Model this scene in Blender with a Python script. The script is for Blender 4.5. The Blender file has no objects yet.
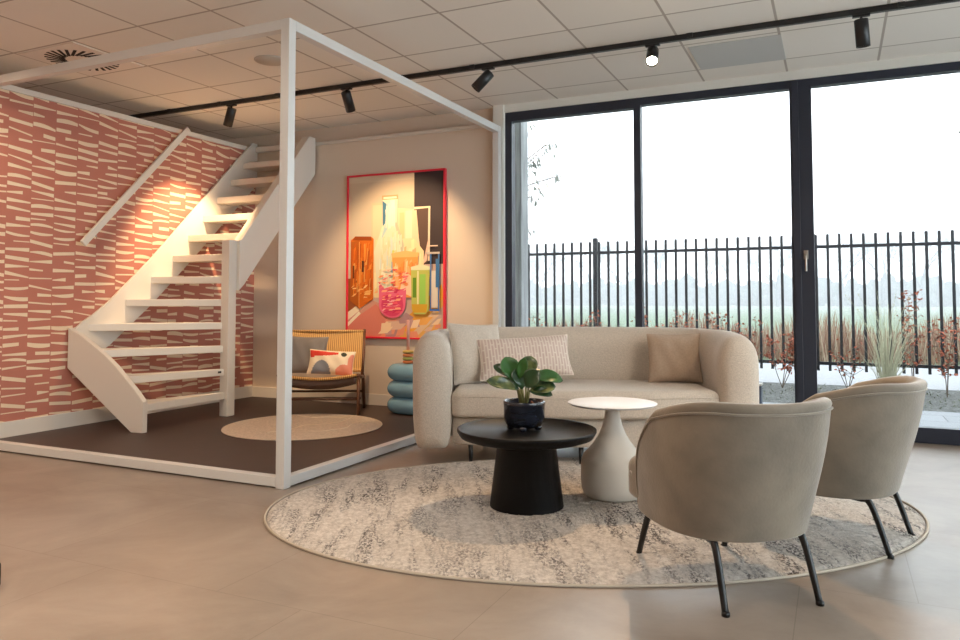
import bpy, math, random
from mathutils import Vector, Matrix
scn = bpy.context.scene
COL = scn.collection
R = math.radians
PI = math.pi

# ------------------------------------------------------------------ materials
def mat(name, col, rough=0.6, metal=0.0, noise=0.0, nscale=8.0, bump=0.0, bscale=60.0,
        sheen=0.0, spec=0.5, emis=None, estr=0.0, col2=None, stretch=None, coat=0.0, detail=4.0, bdist=0.01):
    m = bpy.data.materials.new(name); m.use_nodes = True
    nt = m.node_tree; N = nt.nodes; L = nt.links
    b = N['Principled BSDF']
    b.inputs['Base Color'].default_value = (*col, 1)
    b.inputs['Roughness'].default_value = rough
    b.inputs['Metallic'].default_value = metal
    b.inputs['Specular IOR Level'].default_value = spec
    if sheen:
        b.inputs['Sheen Weight'].default_value = sheen
        b.inputs['Sheen Roughness'].default_value = 0.4
    if coat:
        b.inputs['Coat Weight'].default_value = coat
        b.inputs['Coat Roughness'].default_value = 0.1
    if emis:
        b.inputs['Emission Color'].default_value = (*emis, 1)
        b.inputs['Emission Strength'].default_value = estr
    tc = N.new('ShaderNodeTexCoord'); src = tc.outputs['Object']
    if stretch:
        mp = N.new('ShaderNodeMapping'); mp.inputs['Scale'].default_value = stretch[:3]
        if len(stretch) > 3: mp.inputs['Rotation'].default_value = (0, 0, stretch[3])
        L.new(src, mp.inputs['Vector']); src = mp.outputs['Vector']
    if noise > 0 or col2:
        n = N.new('ShaderNodeTexNoise'); n.inputs['Scale'].default_value = nscale
        n.inputs['Detail'].default_value = detail
        L.new(src, n.inputs['Vector'])
        rp = N.new('ShaderNodeValToRGB')
        c2 = col2 if col2 else tuple(c * (1 - noise) for c in col)
        c1 = col if col2 else tuple(min(1, c * (1 + noise)) for c in col)
        rp.color_ramp.elements[0].position = 0.35; rp.color_ramp.elements[0].color = (*c2, 1)
        rp.color_ramp.elements[1].position = 0.65; rp.color_ramp.elements[1].color = (*c1, 1)
        L.new(n.outputs['Fac'], rp.inputs['Fac']); L.new(rp.outputs['Color'], b.inputs['Base Color'])
    if bump > 0:
        n2 = N.new('ShaderNodeTexNoise'); n2.inputs['Scale'].default_value = bscale
        n2.inputs['Detail'].default_value = 3
        L.new(src, n2.inputs['Vector'])
        bp = N.new('ShaderNodeBump'); bp.inputs['Strength'].default_value = bump
        bp.inputs['Distance'].default_value = bdist
        L.new(n2.outputs['Fac'], bp.inputs['Height']); L.new(bp.outputs['Normal'], b.inputs['Normal'])
    return m

_cc = {}
def paint(col):
    k = tuple(round(c, 3) for c in col)
    if k not in _cc:
        _cc[k] = mat('paint', k, 0.6, spec=0.35)
    return _cc[k]
def srgb(r, g, b):
    f = lambda c: (c/255/12.92) if c/255 <= 0.04045 else ((c/255+0.055)/1.055)**2.4
    return (f(r), f(g), f(b))

# ------------------------------------------------------------------ mesh builder
class MB:
    def __init__(s): s.v = []; s.f = []; s.m = []; s.sm = []
    def add(s, vs, fs, mi=0, smooth=False, M=None):
        o = len(s.v)
        for p in vs:
            p = Vector(p)
            s.v.append(tuple(M @ p) if M else tuple(p))
        for f in fs:
            s.f.append([i+o for i in f]); s.m.append(mi); s.sm.append(smooth)
        return s
    def box(s, x0, x1, y0, y1, z0, z1, mi=0, M=None):
        vs = [(x, y, z) for z in (z0, z1) for y in (y0, y1) for x in (x0, x1)]
        fs = [(0, 2, 3, 1), (4, 5, 7, 6), (0, 1, 5, 4), (2, 6, 7, 3), (0, 4, 6, 2), (1, 3, 7, 5)]
        return s.add(vs, fs, mi, False, M)
    def prism(s, poly, axis, a0, a1, mi=0, M=None):
        # poly: list of 2D; axis 'x': poly=(y,z); 'y': poly=(x,z); 'z': poly=(x,y)
        def mk(p, a):
            if axis == 'x': return (a, p[0], p[1])
            if axis == 'y': return (p[0], a, p[1])
            return (p[0], p[1], a)
        n = len(poly)
        vs = [mk(p, a0) for p in poly] + [mk(p, a1) for p in poly]
        ar = sum(poly[i][0]*poly[(i+1) % n][1]-poly[(i+1) % n][0]*poly[i][1] for i in range(n))
        fl = (ar > 0) != (axis == 'y')
        fs = [tuple(range(n)), tuple(range(2*n-1, n-1, -1))]
        fs += [(i, n+i, n+(i+1) % n, (i+1) % n) for i in range(n)]
        if fl: fs = [tuple(reversed(f)) for f in fs]
        return s.add(vs, fs, mi, False, M)
    def lathe(s, prof, n=40, c=(0, 0, 0), mi=0, smooth=True, M=None, caps=True):
        vs = []; fs = []
        for (r, z) in prof:
            for i in range(n):
                a = 2*PI*i/n; vs.append((c[0]+r*math.cos(a), c[1]+r*math.sin(a), c[2]+z))
        for k in range(len(prof)-1):
            for i in range(n):
                j = (i+1) % n
                fs.append((k*n+i, k*n+j, (k+1)*n+j, (k+1)*n+i))
        if caps:
            fs.append(tuple(range(n-1, -1, -1))); fs.append(tuple((len(prof)-1)*n+i for i in range(n)))
        return s.add(vs, fs, mi, smooth, M)
    def tube(s, pts, r, n=10, mi=0, M=None, closed=False, smooth=True):
        pts = [Vector(p) for p in pts]; m = len(pts)
        rs = r if isinstance(r, (list, tuple)) else [r]*m
        vs = []; up = None
        for k in range(m):
            if closed: t = pts[(k+1) % m]-pts[(k-1) % m]
            else: t = pts[min(k+1, m-1)]-pts[max(k-1, 0)]
            t.normalize()
            if up is None:
                up = Vector((0, 0, 1)) if abs(t.z) < 0.9 else Vector((1, 0, 0))
            x = t.cross(up); x.normalize(); up = x.cross(t); up.normalize()
            for i in range(n):
                a = 2*PI*i/n; vs.append(pts[k]+(x*math.cos(a)+up*math.sin(a))*rs[k])
        fs = []
        for k in range(m if closed else m-1):
            k2 = (k+1) % m
            for i in range(n):
                j = (i+1) % n; fs.append((k*n+i, k2*n+i, k2*n+j, k*n+j))
        if not closed:
            fs.append(tuple(range(n))); fs.append(tuple((m-1)*n+i for i in range(n-1, -1, -1)))
        return s.add(vs, fs, mi, smooth, M)
    def bar(s, p, q, w, h, mi=0, up=(0, 0, 1)):
        p = Vector(p); q = Vector(q); t = (q-p).normalized(); u = Vector(up)
        x = t.cross(u).normalized(); u = x.cross(t).normalized()
        vs = []
        for c in (p, q):
            for a, b in ((-1, -1), (1, -1), (1, 1), (-1, 1)):
                vs.append(c+x*(a*w/2)+u*(b*h/2))
        return s.add(vs, [(0, 1, 2, 3), (7, 6, 5, 4), (0, 4, 5, 1), (1, 5, 6, 2), (2, 6, 7, 3), (3, 7, 4, 0)], mi)
    def slab(s, outline, z0, z1, r, seg=5, mi=0, M=None, rb=None, zf=None):
        # rounded slab from closed CCW outline (x,y)
        n = len(outline); nr = []
        for i in range(n):
            a = Vector(outline[i-1]); b = Vector(outline[(i+1) % n]); t = (b-a).normalized()
            nr.append((t.y, -t.x))
        rb = r if rb is None else rb
        prof = []
        for k in range(seg+1):
            a = PI/2*k/seg; prof.append((rb*(1-math.sin(a)), z0+rb*(1-math.cos(a))))
        for k in range(seg+1):
            a = PI/2*k/seg; prof.append((r*(1-math.cos(a)), z1-r*(1-math.sin(a))))
        vs = []
        for ins, z in prof:
            for i in range(n):
                x = outline[i][0]-nr[i][0]*ins; y = outline[i][1]-nr[i][1]*ins
                zz = z + (zf(x, y)*(z-z0)/(z1-z0) if zf else 0)
                vs.append((x, y, zz))
        fs = []
        for k in range(len(prof)-1):
            for i in range(n):
                j = (i+1) % n; fs.append((k*n+i, k*n+j, (k+1)*n+j, (k+1)*n+i))
        fs.append(tuple(range(n-1, -1, -1))); fs.append(tuple((len(prof)-1)*n+i for i in range(n)))
        return s.add(vs, fs, mi, True, M)
    def build(s, name, mats, parent=None, bevel=0, loc=None, sub=0, autosmooth=None):
        me = bpy.data.meshes.new(name); me.from_pydata(s.v, [], s.f); me.update()
        if not isinstance(mats, (list, tuple)): mats = [mats]
        for m in mats: me.materials.append(m)
        me.polygons.foreach_set('material_index', s.m)
        me.polygons.foreach_set('use_smooth', s.sm)
        o = bpy.data.objects.new(name, me); COL.objects.link(o)
        if parent: o.parent = parent
        if loc is not None: o.location = loc
        if bevel:
            b = o.modifiers.new('bevel', 'BEVEL'); b.width = bevel; b.segments = 2; b.limit_method = 'ANGLE'
            b.angle_limit = R(40)
        if sub:
            b = o.modifiers.new('sub', 'SUBSURF'); b.levels = sub; b.render_levels = sub
        return o

def tag(o, label, cat, group=None, kind=None):
    o['label'] = label; o['category'] = cat
    if group: o['group'] = group
    if kind: o['kind'] = kind
    return o
def empty(name, loc, rz, label, cat, group=None):
    o = bpy.data.objects.new(name, None); COL.objects.link(o)
    o.location = loc; o.rotation_euler = (0, 0, rz); o.empty_display_size = 0.1
    return tag(o, label, cat, group)
def struct(o): o['kind'] = 'structure'; return o
def catmull(P, n=8, closed=False):
    P = [Vector(p) for p in P]; out = []; m = len(P)
    for i in range(m if closed else m-1):
        if closed: a, b, c, d = P[i-1], P[i], P[(i+1) % m], P[(i+2) % m]
        else: a, b, c, d = P[max(i-1, 0)], P[i], P[i+1], P[min(i+2, m-1)]
        for k in range(n):
            t = k/n
            out.append(0.5*((2*b)+(c-a)*t+(2*a-5*b+4*c-d)*t*t+(3*b-a-3*c+d)*t**3))
    if not closed: out.append(P[-1])
    return out

# ------------------------------------------------------------------ camera
H = 1.05; YAW = R(25.15); PIT = R(2.7)
cam = bpy.data.cameras.new('camera'); co = bpy.data.objects.new('camera', cam); COL.objects.link(co)
co.location = (0, 0, H); co.rotation_euler = (PI/2+PIT, 0, YAW)
cam.sensor_width = 36; cam.lens = 756/960*36; cam.shift_y = -56/960; cam.clip_end = 1000; cam.clip_start = 0.05
scn.camera = co
RT = Vector((math.cos(YAW), math.sin(YAW), 0)); FW = Vector((-math.sin(YAW), math.cos(YAW), 0))

YW = 6.40; XL = -5.72; ZC = 2.86
XR = 3.6; YB = -4.5; XO = -9.0
# ------------------------------------------------------------------ base materials
M_white = mat('white_paint', srgb(216, 210, 201), 0.45)
M_white2 = mat('white_satin', srgb(212, 211, 208), 0.35)
M_wall = mat('wall_paint', srgb(214, 200, 184), 0.85, bump=0.05, bscale=200)
M_black = mat('black_metal', srgb(28, 28, 30), 0.4)
M_frame = mat('anthracite_aluminium', srgb(38, 44, 58), 0.4)
M_legs = mat('black_legs', srgb(10, 10, 11), 0.4)

# floor -------------------------------------------------------------
def floor_mat():
    m = mat('vinyl_floor', srgb(160, 150, 138), 0.35, bump=0.05, bscale=25, spec=0.5)
    nt = m.node_tree; N = nt.nodes; L = nt.links; b = N['Principled BSDF']
    tc = N['Texture Coordinate']
    mp = N.new('ShaderNodeMapping'); mp.inputs['Location'].default_value = (2.66-1.0, -2.11, 0)
    L.new(tc.outputs['Object'], mp.inputs['Vector'])
    br = N.new('ShaderNodeTexBrick'); br.offset = 0.4; br.inputs['Scale'].default_value = 1
    br.inputs['Brick Width'].default_value = 0.95; br.inputs['Row Height'].default_value = 0.95
    br.inputs['Mortar Size'].default_value = 0.0018
    br.inputs['Color1'].default_value = (*srgb(154, 141, 129), 1); br.inputs['Color2'].default_value = (*srgb(149, 136, 124), 1)
    br.inputs['Mortar'].default_value = (*srgb(134, 121, 109), 1)
    L.new(mp.outputs['Vector'], br.inputs['Vector'])
    n = N.new('ShaderNodeTexNoise'); n.inputs['Scale'].default_value = 1.9; n.inputs['Detail'].default_value = 9
    n.inputs['Roughness'].default_value = 0.62; n.inputs['Distortion'].default_value = 0.6
    L.new(tc.outputs['Object'], n.inputs['Vector'])
    rp = N.new('ShaderNodeValToRGB')
    rp.color_ramp.elements[0].position = .3; rp.color_ramp.elements[0].color = (.70, .675, .65, 1)
    rp.color_ramp.elements[1].position = .7; rp.color_ramp.elements[1].color = (1.08, 1.08, 1.08, 1)
    L.new(n.outputs['Fac'], rp.inputs['Fac'])
    mx = N.new('ShaderNodeMix'); mx.data_type = 'RGBA'; mx.blend_type = 'MULTIPLY'; mx.inputs[0].default_value = 1
    L.new(br.outputs['Color'], mx.inputs[6]); L.new(rp.outputs['Color'], mx.inputs[7])
    L.new(mx.outputs[2], b.inputs['Base Color'])
    return m
struct(MB().box(XO, XR+.1, YB-.1, YW+0.1, -0.15, 0).build('floor', floor_mat()))
# ceiling -----------------------------------------------------------
def ceil_mat():
    m = mat('ceiling_tile', srgb(205, 198, 188), 0.9, bump=0.08, bscale=300)
    nt = m.node_tree; N = nt.nodes; L = nt.links; b = N['Principled BSDF']; tc = N['Texture Coordinate']
    mp = N.new('ShaderNodeMapping'); mp.inputs['Location'].default_value = (5.43+0.64, -3.5+.64, 0)
    L.new(tc.outputs['Object'], mp.inputs['Vector'])
    br = N.new('ShaderNodeTexBrick'); br.offset = 0; br.inputs['Scale'].default_value = 1
    br.inputs['Brick Width'].default_value = 0.64; br.inputs['Row Height'].default_value = 0.64
    br.inputs['Mortar Size'].default_value = 0.010; br.inputs['Mortar Smooth'].default_value = 0.3
    br.inputs['Color1'].default_value = (*srgb(232, 228, 220), 1); br.inputs['Color2'].default_value = (*srgb(226, 222, 214), 1)
    br.inputs['Mortar'].default_value = (*srgb(176, 168, 158), 1)
    L.new(mp.outputs['Vector'], br.inputs['Vector']); L.new(br.outputs['Color'], b.inputs['Base Color'])
    return m
struct(MB().box(XO, XR+.1, YB-.1, YW+0.2, ZC, ZC+.1).build('ceiling', ceil_mat()))

# walls -------------------------------------------------------------
M_cool = mat('wall_white', srgb(222, 222, 216), 0.8)
struct(MB().box(XL-.1, -2.86, YW, YW+.06, 0, 2.70).box(XO, -2.86, YW+.06, YW+.2, 0, ZC).build('wall_back', M_wall))
struct(MB().box(-2.86, -2.755, YW-.02, YW+.2, 0, ZC).build('trim_1', M_cool))
struct(MB().box(-2.755, XR, YW, YW+.2, 2.79, ZC).build('trim_2', M_cool))
struct(MB().box(XL-.12, -2.86, YW-.015, YW+.062, 2.665, 2.70).build('trim_3', M_white, bevel=.003))
struct(MB().box(XL-.12, XL+.015, -1.0, YW, 2.655, 2.70).build('trim_4', M_white, bevel=.003))
struct(MB().box(XL, -2.86, YW-.014, YW-.0005, 0, .115).build('baseboard_back', M_white, bevel=.003))
struct(MB().box(XL+.0015, XL+.016, -1.0, YW-.014, 0, .125).build('baseboard_left', M_white, bevel=.003))
struct(MB().box(XO-.1, XO, YB, YW+.2, 0, ZC).build('wall_far_left', M_wall))
struct(MB().box(XO, XR, YB-.1, YB, 0, ZC).build('wall_front', M_wall))
struct(MB().box(XR, XR+.1, YB, -1.0, 0, ZC).box(XR, XR+.1, -1.0, YW+.2, 2.79, ZC).box(XR, XR+.1, YW, YW+.2, 0, 2.79).build('wall_right', M_wall))
# wallpaper wall
rnd = random.Random(7)
M_terra = mat('terracotta_wallpaper', srgb(180, 114, 98), 0.8, noise=0.04, nscale=3)
M_dash = mat('cream_wallpaper_dashes', srgb(226, 204, 176), 0.8)
wb = MB().box(XL-.12, XL, -1.0, YW, 0, 2.69)
pit = 0.195; y = 3.668 - pit*24
ci = 0
while y < YW-0.01:
    z = 0.10 + rnd.random()*.05
    w = min(pit, YW-y)
    off = rnd.uniform(-.004, .004)
    while z < 2.66:
        kind = rnd.random()
        a0, a1 = y+off+.002, y+off+pit-.004
        t0 = rnd.choice([.008, .012, .018, .026, .030]); t1 = rnd.choice([.008, .012, .018, .026, .030])
        slope = rnd.choice([0, 0, -.010, -.02, -.035, .012, -.015, .004])
        bow = rnd.choice([0, 0, 0, 0, 0, 0, .008, -.008]) if kind > .3 else 0
        if kind < .16: a0 += pit*rnd.uniform(.3, .5); slope *= .3
        elif kind < .30: a1 -= pit*rnd.uniform(.2, .5); slope *= .5
        a1 = min(a1, YW-.002)
        if a1-a0 > .02:
            n = 6; vs = []
            for k in range(n+1):
                t = k/n; yy = a0+(a1-a0)*t
                zc = z + slope*(t-.5) + bow*(1-(2*t-1)**2)
                th = t0*(1-t)+t1*t + (.008 if bow else 0)*math.sin(PI*t)
                vs.append((XL+.0008, yy, min(2.66, max(.09, zc-th/2)))); vs.append((XL+.0008, yy, min(2.66, max(.09, zc+th/2))))
            fs = [(2*k, 2*k+2, 2*k+3, 2*k+1) for k in range(n)]
            wb.add(vs, fs, 1)
        z += .038 + (t0+t1)*.5 + abs(slope)*.35 + rnd.uniform(-.008, .018)
    y += pit; ci += 1
struct(wb.build('wall_left', [M_terra, M_dash]))

# stage floor
M_stage = mat('dark_brown_vinyl', srgb(66, 52, 48), 0.5, noise=.06, nscale=5)
struct(MB().box(XL+.016, -2.80, 3.40, YW-.016, 0.0005, 0.008).build('floor_stage', M_stage))

# ------------------------------------------------------------------ white tube frame
fr = empty('white_frame', (-2.81, 3.40, 0), 0, 'tall white square-tube frame outlining the dark staircase corner', 'frame')
T = .03; W = -2.81; FY = 3.40; LX = XL+.05-W
def fp(mb, n='tube'): return mb.build(n, M_white2, fr, bevel=.003)
fp(MB().box(-T, T, -T, T, 0, 2.655), 'post')
fp(MB().box(LX, -T-.0005, -T, T, .0085, .062), 'bottom_rail')
fp(MB().box(-T, T, T+.0005, YW-.016-FY, .0085, .062), 'bottom_rail')
fp(MB().box(LX, -T-.0005, -T, T, 2.595, 2.655), 'top_rail')
fp(MB().box(-T, T, T+.0005, YW-.081-FY, 2.595, 2.655), 'top_rail')
fp(MB().box(-T, T, YW-.08-FY, YW-.022-FY, .0625, 2.655), 'post')

# ------------------------------------------------------------------ windows
M_glass = bpy.data.materials.new('window_glass'); M_glass.use_nodes = True
nt = M_glass.node_tree; nt.nodes.clear()
o_ = nt.nodes.new('ShaderNodeOutputMaterial'); t_ = nt.nodes.new('ShaderNodeBsdfTransparent'); g_ = nt.nodes.new('ShaderNodeBsdfGlossy')
t_.inputs['Color'].default_value = (.97, .985, .98, 1); g_.inputs['Roughness'].default_value = 0.0
f_ = nt.nodes.new('ShaderNodeFresnel'); f_.inputs['IOR'].default_value = 1.35
x_ = nt.nodes.new('ShaderNodeMixShader')
nt.links.new(f_.outputs[0], x_.inputs[0]); nt.links.new(t_.outputs[0], x_.inputs[1]); nt.links.new(g_.outputs[0], x_.inputs[2]); nt.links.new(x_.outputs[0], o_.inputs['Surface'])
M_clear = M_glass.copy(); M_clear.name = 'clear_glass'
t_.inputs['Color'].default_value = (.87, .885, .885, 1)
def window(n, x0, x1, fl, frt, ft=.065, fb=.115):
    w = MB()
    w.box(x0, x0+fl, YW+.02, YW+.10, .004, 2.79); w.box(x1-frt, x1, YW+.02, YW+.10, .004, 2.79)
    w.box(x0+fl, x1-frt, YW+.02, YW+.10, 2.79-ft, 2.79); w.box(x0+fl, x1-frt, YW+.02, YW+.10, .004, fb)
    fo = struct(w.build('window_%d' % n, M_frame))
    WIN[n] = fo
    p = MB().box(x0+fl, x1-frt, YW+.055, YW+.063, fb, 2.79-ft).build('glass_pane', M_glass, fo)
    return fo
WIN = {}
window(1, -2.755, -1.52, .065, .03, ft=.085)
window(2, -1.52, -0.225, .03, .075)
window(3, -0.225, 1.15, .085, .03)
window(4, 1.15, 2.4, .03, .03)
window(5, 2.4, XR, .03, .06)
w = MB()  # right-wall glazing added out of view, to let in cool side daylight
for k in range(5): w.box(XR+.01, XR+.09, -1.0+k*1.835, -1.0+k*1.835+.06, .004, 2.79)
w.box(XR+.01, XR+.09, -1.0, YW, .004, .115); w.box(XR+.01, XR+.09, -1.0, YW, 2.72, 2.79)
w6 = struct(w.build('window_6', M_frame)); MB().box(XR+.04, XR+.048, -1.0, YW, .115, 2.72).build('glass_pane', M_clear, w6)
# raised mullion face + handle
struct(MB().box(-.285, -.235, YW+.005, YW+.0195, .004, 2.785).build('trim_5', M_frame, bevel=.003))
hd = MB().tube([(-.20, YW+.012, 1.40), (-.20, YW-.02, 1.40), (-.20, YW-.028, 1.39), (-.20, YW-.028, 1.27)], .009, 10)
M_steel = mat('brushed_steel', srgb(176, 172, 166), .3, metal=1)
hd.box(-.216, -.184, YW+.008, YW+.019, 1.365, 1.435).build('handle', M_steel, WIN[3], bevel=.002)
# weathered wooden post outside at left
M_wood_out = mat('weathered_wood', srgb(150, 152, 152), .9, noise=.25, nscale=6, stretch=(8, 8, .4), bump=.3, bscale=20)
tag(MB().box(-2.80, -2.70, 6.68, 6.86, -.05, 3.6).build('timber_post', M_wood_out, bevel=.004), 'weathered grey timber post outside, left edge of the window', 'post')

# ------------------------------------------------------------------ staircase
st = empty('staircase', (-5.0, 5.2, 0), 0, 'white open winding staircase rising along the terracotta patterned wall', 'staircase')
SO = Vector((-5.0, 5.2, 0))
TS = Matrix.Translation(-SO)
def sp(mb, n, m=None, bev=.004):
    mb.v = [(x+5.0, y-5.2, z) for x, y, z in mb.v]
    return mb.build(n, m or M_white, st, bevel=bev)
XI = XL+.045   # inner face of wall string
XS = -4.985    # inner face of outer string
sp(MB().box(-5.02, -4.93, 5.19, 5.285, .008, 1.59), 'newel_post')
outer = [(5.286, 1.135), (5.35, 1.19), (6.375, 2.36), (6.375, 2.74), (6.27, 2.74), (5.31, 1.60), (5.286, 1.59)]
sp(MB().prism(outer, 'x', XS, -4.895), 'outer_stringer')
lower = [(-5.03, .008), (-4.915, .008), (-4.915, .25), (-5.0, .34), (-5.10, .43), (-5.20, .52), (-5.32, .61), (-5.45, .69), (-5.58, .765), (-5.703, .82), (-5.703, .49)]
lm_ = MB().prism(lower, 'y', 4.27, 4.315)
lm_.v = [(x, y-.095*max(0, -4.915-x), z) for x, y, z in lm_.v]
sp(lm_, 'lower_stringer')
wallS = [(4.242, .47), (4.316, .50), (4.576, .66), (5.0, 1.0), (5.454, 1.416), (6.38, 2.30), (6.38, 2.745), (6.30, 2.745), (4.98, 1.415), (4.55, 1.03), (4.40, .92), (4.316, .87), (4.242, .81)]
sp(MB().prism(wallS, 'x', XL+.017, XI-.001), 'wall_stringer')
E_ = [(-4.955, 4.312), (-5.20, 4.289), (-5.44, 4.266), (XI, 4.36), (XI, 4.72), (XI, 4.99), (XI, 5.23)]
Nn = [(-4.955, 5.189), (-4.97, 5.189), (-4.985, 5.189), (-5.0, 5.189), (-5.021, 5.189), (-5.021, 5.20), (-5.021, 5.25)]
TH = .062
for k in range(6):
    z = .225+.207*k
    a = Vector(Nn[k]); b = Vector(E_[k]); c = Vector(E_[k+1]); d = Vector(Nn[k+1])
    # overlap under the next tread
    poly = [a, b]
    if k == 2: poly.append(Vector((XI, 4.243)))
    if k >= 2: c2 = Vector((XI, c.y+.03))
    else: c2 = Vector((c.x-.03, c.y-.003))
    poly += [c2, Vector((d.x-.003, 5.189)) if k < 4 else Vector((-5.021, 5.23))]
    sp(MB().prism([tuple(p) for p in poly], 'z', z-TH, z), 'tread')
ys = [5.235, 5.42, 5.606, 5.79, 5.975, 6.16, 6.345]
for i in range(7):
    z = .225+.207*(6+i)
    x1 = -5.021 if i == 0 else XS-.0005
    y1 = (ys[i+1]+.035) if i < 6 else 6.384
    y1 = min(y1, 6.384)
    sp(MB().box(XI, x1, ys[i], y1, z-TH, z), 'tread')
MBt = MB(); MBt.box(-4.9545, -4.953, 5.10, 5.14, .398, .416)
sp(MBt, 'maker_label', M_black, 0)
# handrail
hr = empty('handrail', (XL+.07, 4.8, 2.05), 0, 'sloping white handrail on brackets on the terracotta patterned wall', 'handrail')
MB().bar((0, -.53, -.535), (0, .575, .655), .030, .058).build('rail', M_white, hr, bevel=.006)
for t in (-.40, .47):
    MB().tube([(-.066, t, t*1.083-.06+.07), (-.03, t, t*1.083-.075+.06), (-.005, t, t*1.083-.03)], .007, 8).lathe([(.02, 0), (.02, .006)], 16, M=Matrix.Translation((-.069, t, t*1.083+.01)) @ Matrix.Rotation(PI/2, 4, 'Y')).build('bracket', M_steel, hr)

# ------------------------------------------------------------------ ceiling fixtures
TY = 5.20; TZ = ZC-.035
tr = empty('light_track', (-2.5, TY, TZ), 0, 'long black ceiling light track running parallel to the window', 'light track')
MB().box(-3.75, 3.8, -.018, .018, -.002, .034).build('rail', M_black, tr, bevel=.002)
M_whitebase = mat('plain_white', srgb(225, 222, 216), .6)
for xx in (-3.2, -2.57, -1.9, -.64, 0, 1.28+.36, 2.9):
    MB().box(xx-.02, xx+.02, -.026, -.0185, .004, .034).build('clip', M_black, tr)
M_lens_off = mat('spot_reflector', (.9, .75, .5), .3, emis=(1, .72, .4), estr=6)
M_lens_on = mat('spot_lamp_lit', (1, .9, .7), .3, emis=(1, .80, .50), estr=60)
def spot(x, target, label, power, angle, lens, rot_len=.135, blend=.6, col=(1, .66, .36), sc=1.0):
    e = empty('track_spotlight', (x, TY, TZ-.002), 0, label, 'spotlight', 'track spotlights')
    MB().box(-.05, .05, -.016, .016, -.014, 0).build('adapter', M_black, e, bevel=.002)
    piv = Vector((0, 0, -.055))
    MB().tube([(0, 0, -.012), (0, 0, -.05)], .008, 10).build('stem', M_black, e)
    d = (Vector(target)-Vector((x, TY, TZ))-piv).normalized()
    q = Vector((0, 0, -1)).rotation_difference(d).to_matrix().to_4x4()
    Mt = Matrix.Translation(piv+d*.055) @ q
    r = .041
    MB().lathe([(.001, .08), (r-.004, .08), (r, .076), (r, -.09), (r-.004, -.09), (r-.006, -.07), (.001, -.07)], 28, M=Mt, caps=False).build('lamp_head', M_black, e)
    MB().lathe([(r-.007, -.074), (.001, -.074)], 24, M=Mt, caps=False).build('lens', lens, e)
    L = bpy.data.lights.new('spot_light', 'SPOT'); L.energy = power*.5; L.color = col; L.spot_size = angle; L.spot_blend = blend; L.shadow_soft_size = .025
    lo = bpy.data.objects.new('spot_light', L); COL.objects.link(lo)
    lo.location = Vector((x, TY, TZ))+piv+d*.16; lo.rotation_euler = Vector((0, 0, -1)).rotation_difference(d).to_euler()
    return e
spot(-4.94, (-5.45, 5.35, 1.7), 'black track spotlight nearest the patterned wall, aimed at the stairs', 190, R(70), M_lens_off)
spot(-3.68, (-3.85, 6.4, 1.1), 'black track spotlight hanging above the red-framed painting, tilted slightly to it', 150, R(75), M_lens_off)
spot(-2.373, (-4.3, 4.2, .4), 'black track spotlight tilted sideways left of the window', 90, R(60), M_lens_off)
spot(-1.115, (-.65, 2.2, .0), 'lit track spotlight glaring bright toward the viewer', 210, R(75), M_lens_on)
spot(.181, (.35, 5.6, .0), 'black track spotlight pointing straight down before the right window', 15, R(50), M_lens_off)

# air diffuser
dv = empty('ceiling_diffuser', (-5.11, 3.82, ZC-.0005), 0, 'round swirl air diffuser with dark slots in the ceiling', 'air vent')
M_vent = mat('vent_white', srgb(228, 222, 214), .6)
M_slot = mat('vent_slot', srgb(25, 25, 28), .8)
MB().box(-.30, .30, -.30, .30, -.006, 0).build('face_plate', M_vent, dv)
for i in range(26):
    a = 2*PI*i/26
    Mx = Matrix.Rotation(a, 4, 'Z') @ Matrix.Translation((.18, 0, -.0075)) @ Matrix.Rotation(.45, 4, 'Z')
    MB().box(-.075, .075, -.011, .011, -.001, .001, M=Mx).build('slot', M_slot, dv)
tag(MB().lathe([(.001, 0), (.115, 0), (.12, .004), (.12, .0095)], 40, caps=False).build('ceiling_speaker', mat('speaker_grille', srgb(196, 190, 182), .8, bump=.3, bscale=600), loc=(-3.83, 4.43, ZC-.01)), 'flat round grey speaker grille set into the ceiling tiles', 'speaker')
tag(MB().box(-.31, .31, -.29, .29, -.006, 0).build('ceiling_panel', mat('grey_panel', srgb(190, 192, 190), .7), loc=(-.61, 5.76, ZC-.0005), bevel=.002), 'flush grey panel in the ceiling beside the lit spotlight', 'ceiling panel')

# ------------------------------------------------------------------ painting
art = empty('framed_painting', (-3.9215, YW-.001, 1.488), 0, 'large painting of coloured glass bottles in a thin red frame', 'painting')
AW, AH = 1.131, 1.643
M_red = mat('red_frame', srgb(226, 40, 64), .4)
fw = .018
m = MB()
m.box(-AW/2, -AW/2+fw, -.04, 0, -AH/2, AH/2); m.box(AW/2-fw, AW/2, -.04, 0, -AH/2, AH/2)
m.box(-AW/2+fw, AW/2-fw, -.04, 0, AH/2-fw, AH/2); m.box(-AW/2+fw, AW/2-fw, -.04, 0, -AH/2, -AH/2+fw)
m.build('picture_frame', M_red, art, bevel=.002)
cv = MB(); cmats = []; cidx = {}; layer = [0]
def cm(c):
    c = srgb(*c)
    if c not in cidx:
        cidx[c] = len(cmats); cmats.append(paint(c))
    return cidx[c]
x0a, x1a, z0a, z1a = -AW/2+fw, AW/2-fw, -AH/2+fw, AH/2-fw
def P(poly, c):
    layer[0] += 1; yy = -.024-layer[0]*.00004
    vs = [(x0a+(x1a-x0a)*min(1, max(0, u)), yy, z0a+(z1a-z0a)*min(1, max(0, v))) for u, v in poly]
    cv.add(vs, [tuple(range(len(vs)))], cm(c))
cv.box(x0a, x1a, -.024, -.001, z0a, z1a, cm((214, 196, 170)))
def rectp(u0, v0, u1, v1, c): P([(u0, v0), (u1, v0), (u1, v1), (u0, v1)], c)
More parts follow.
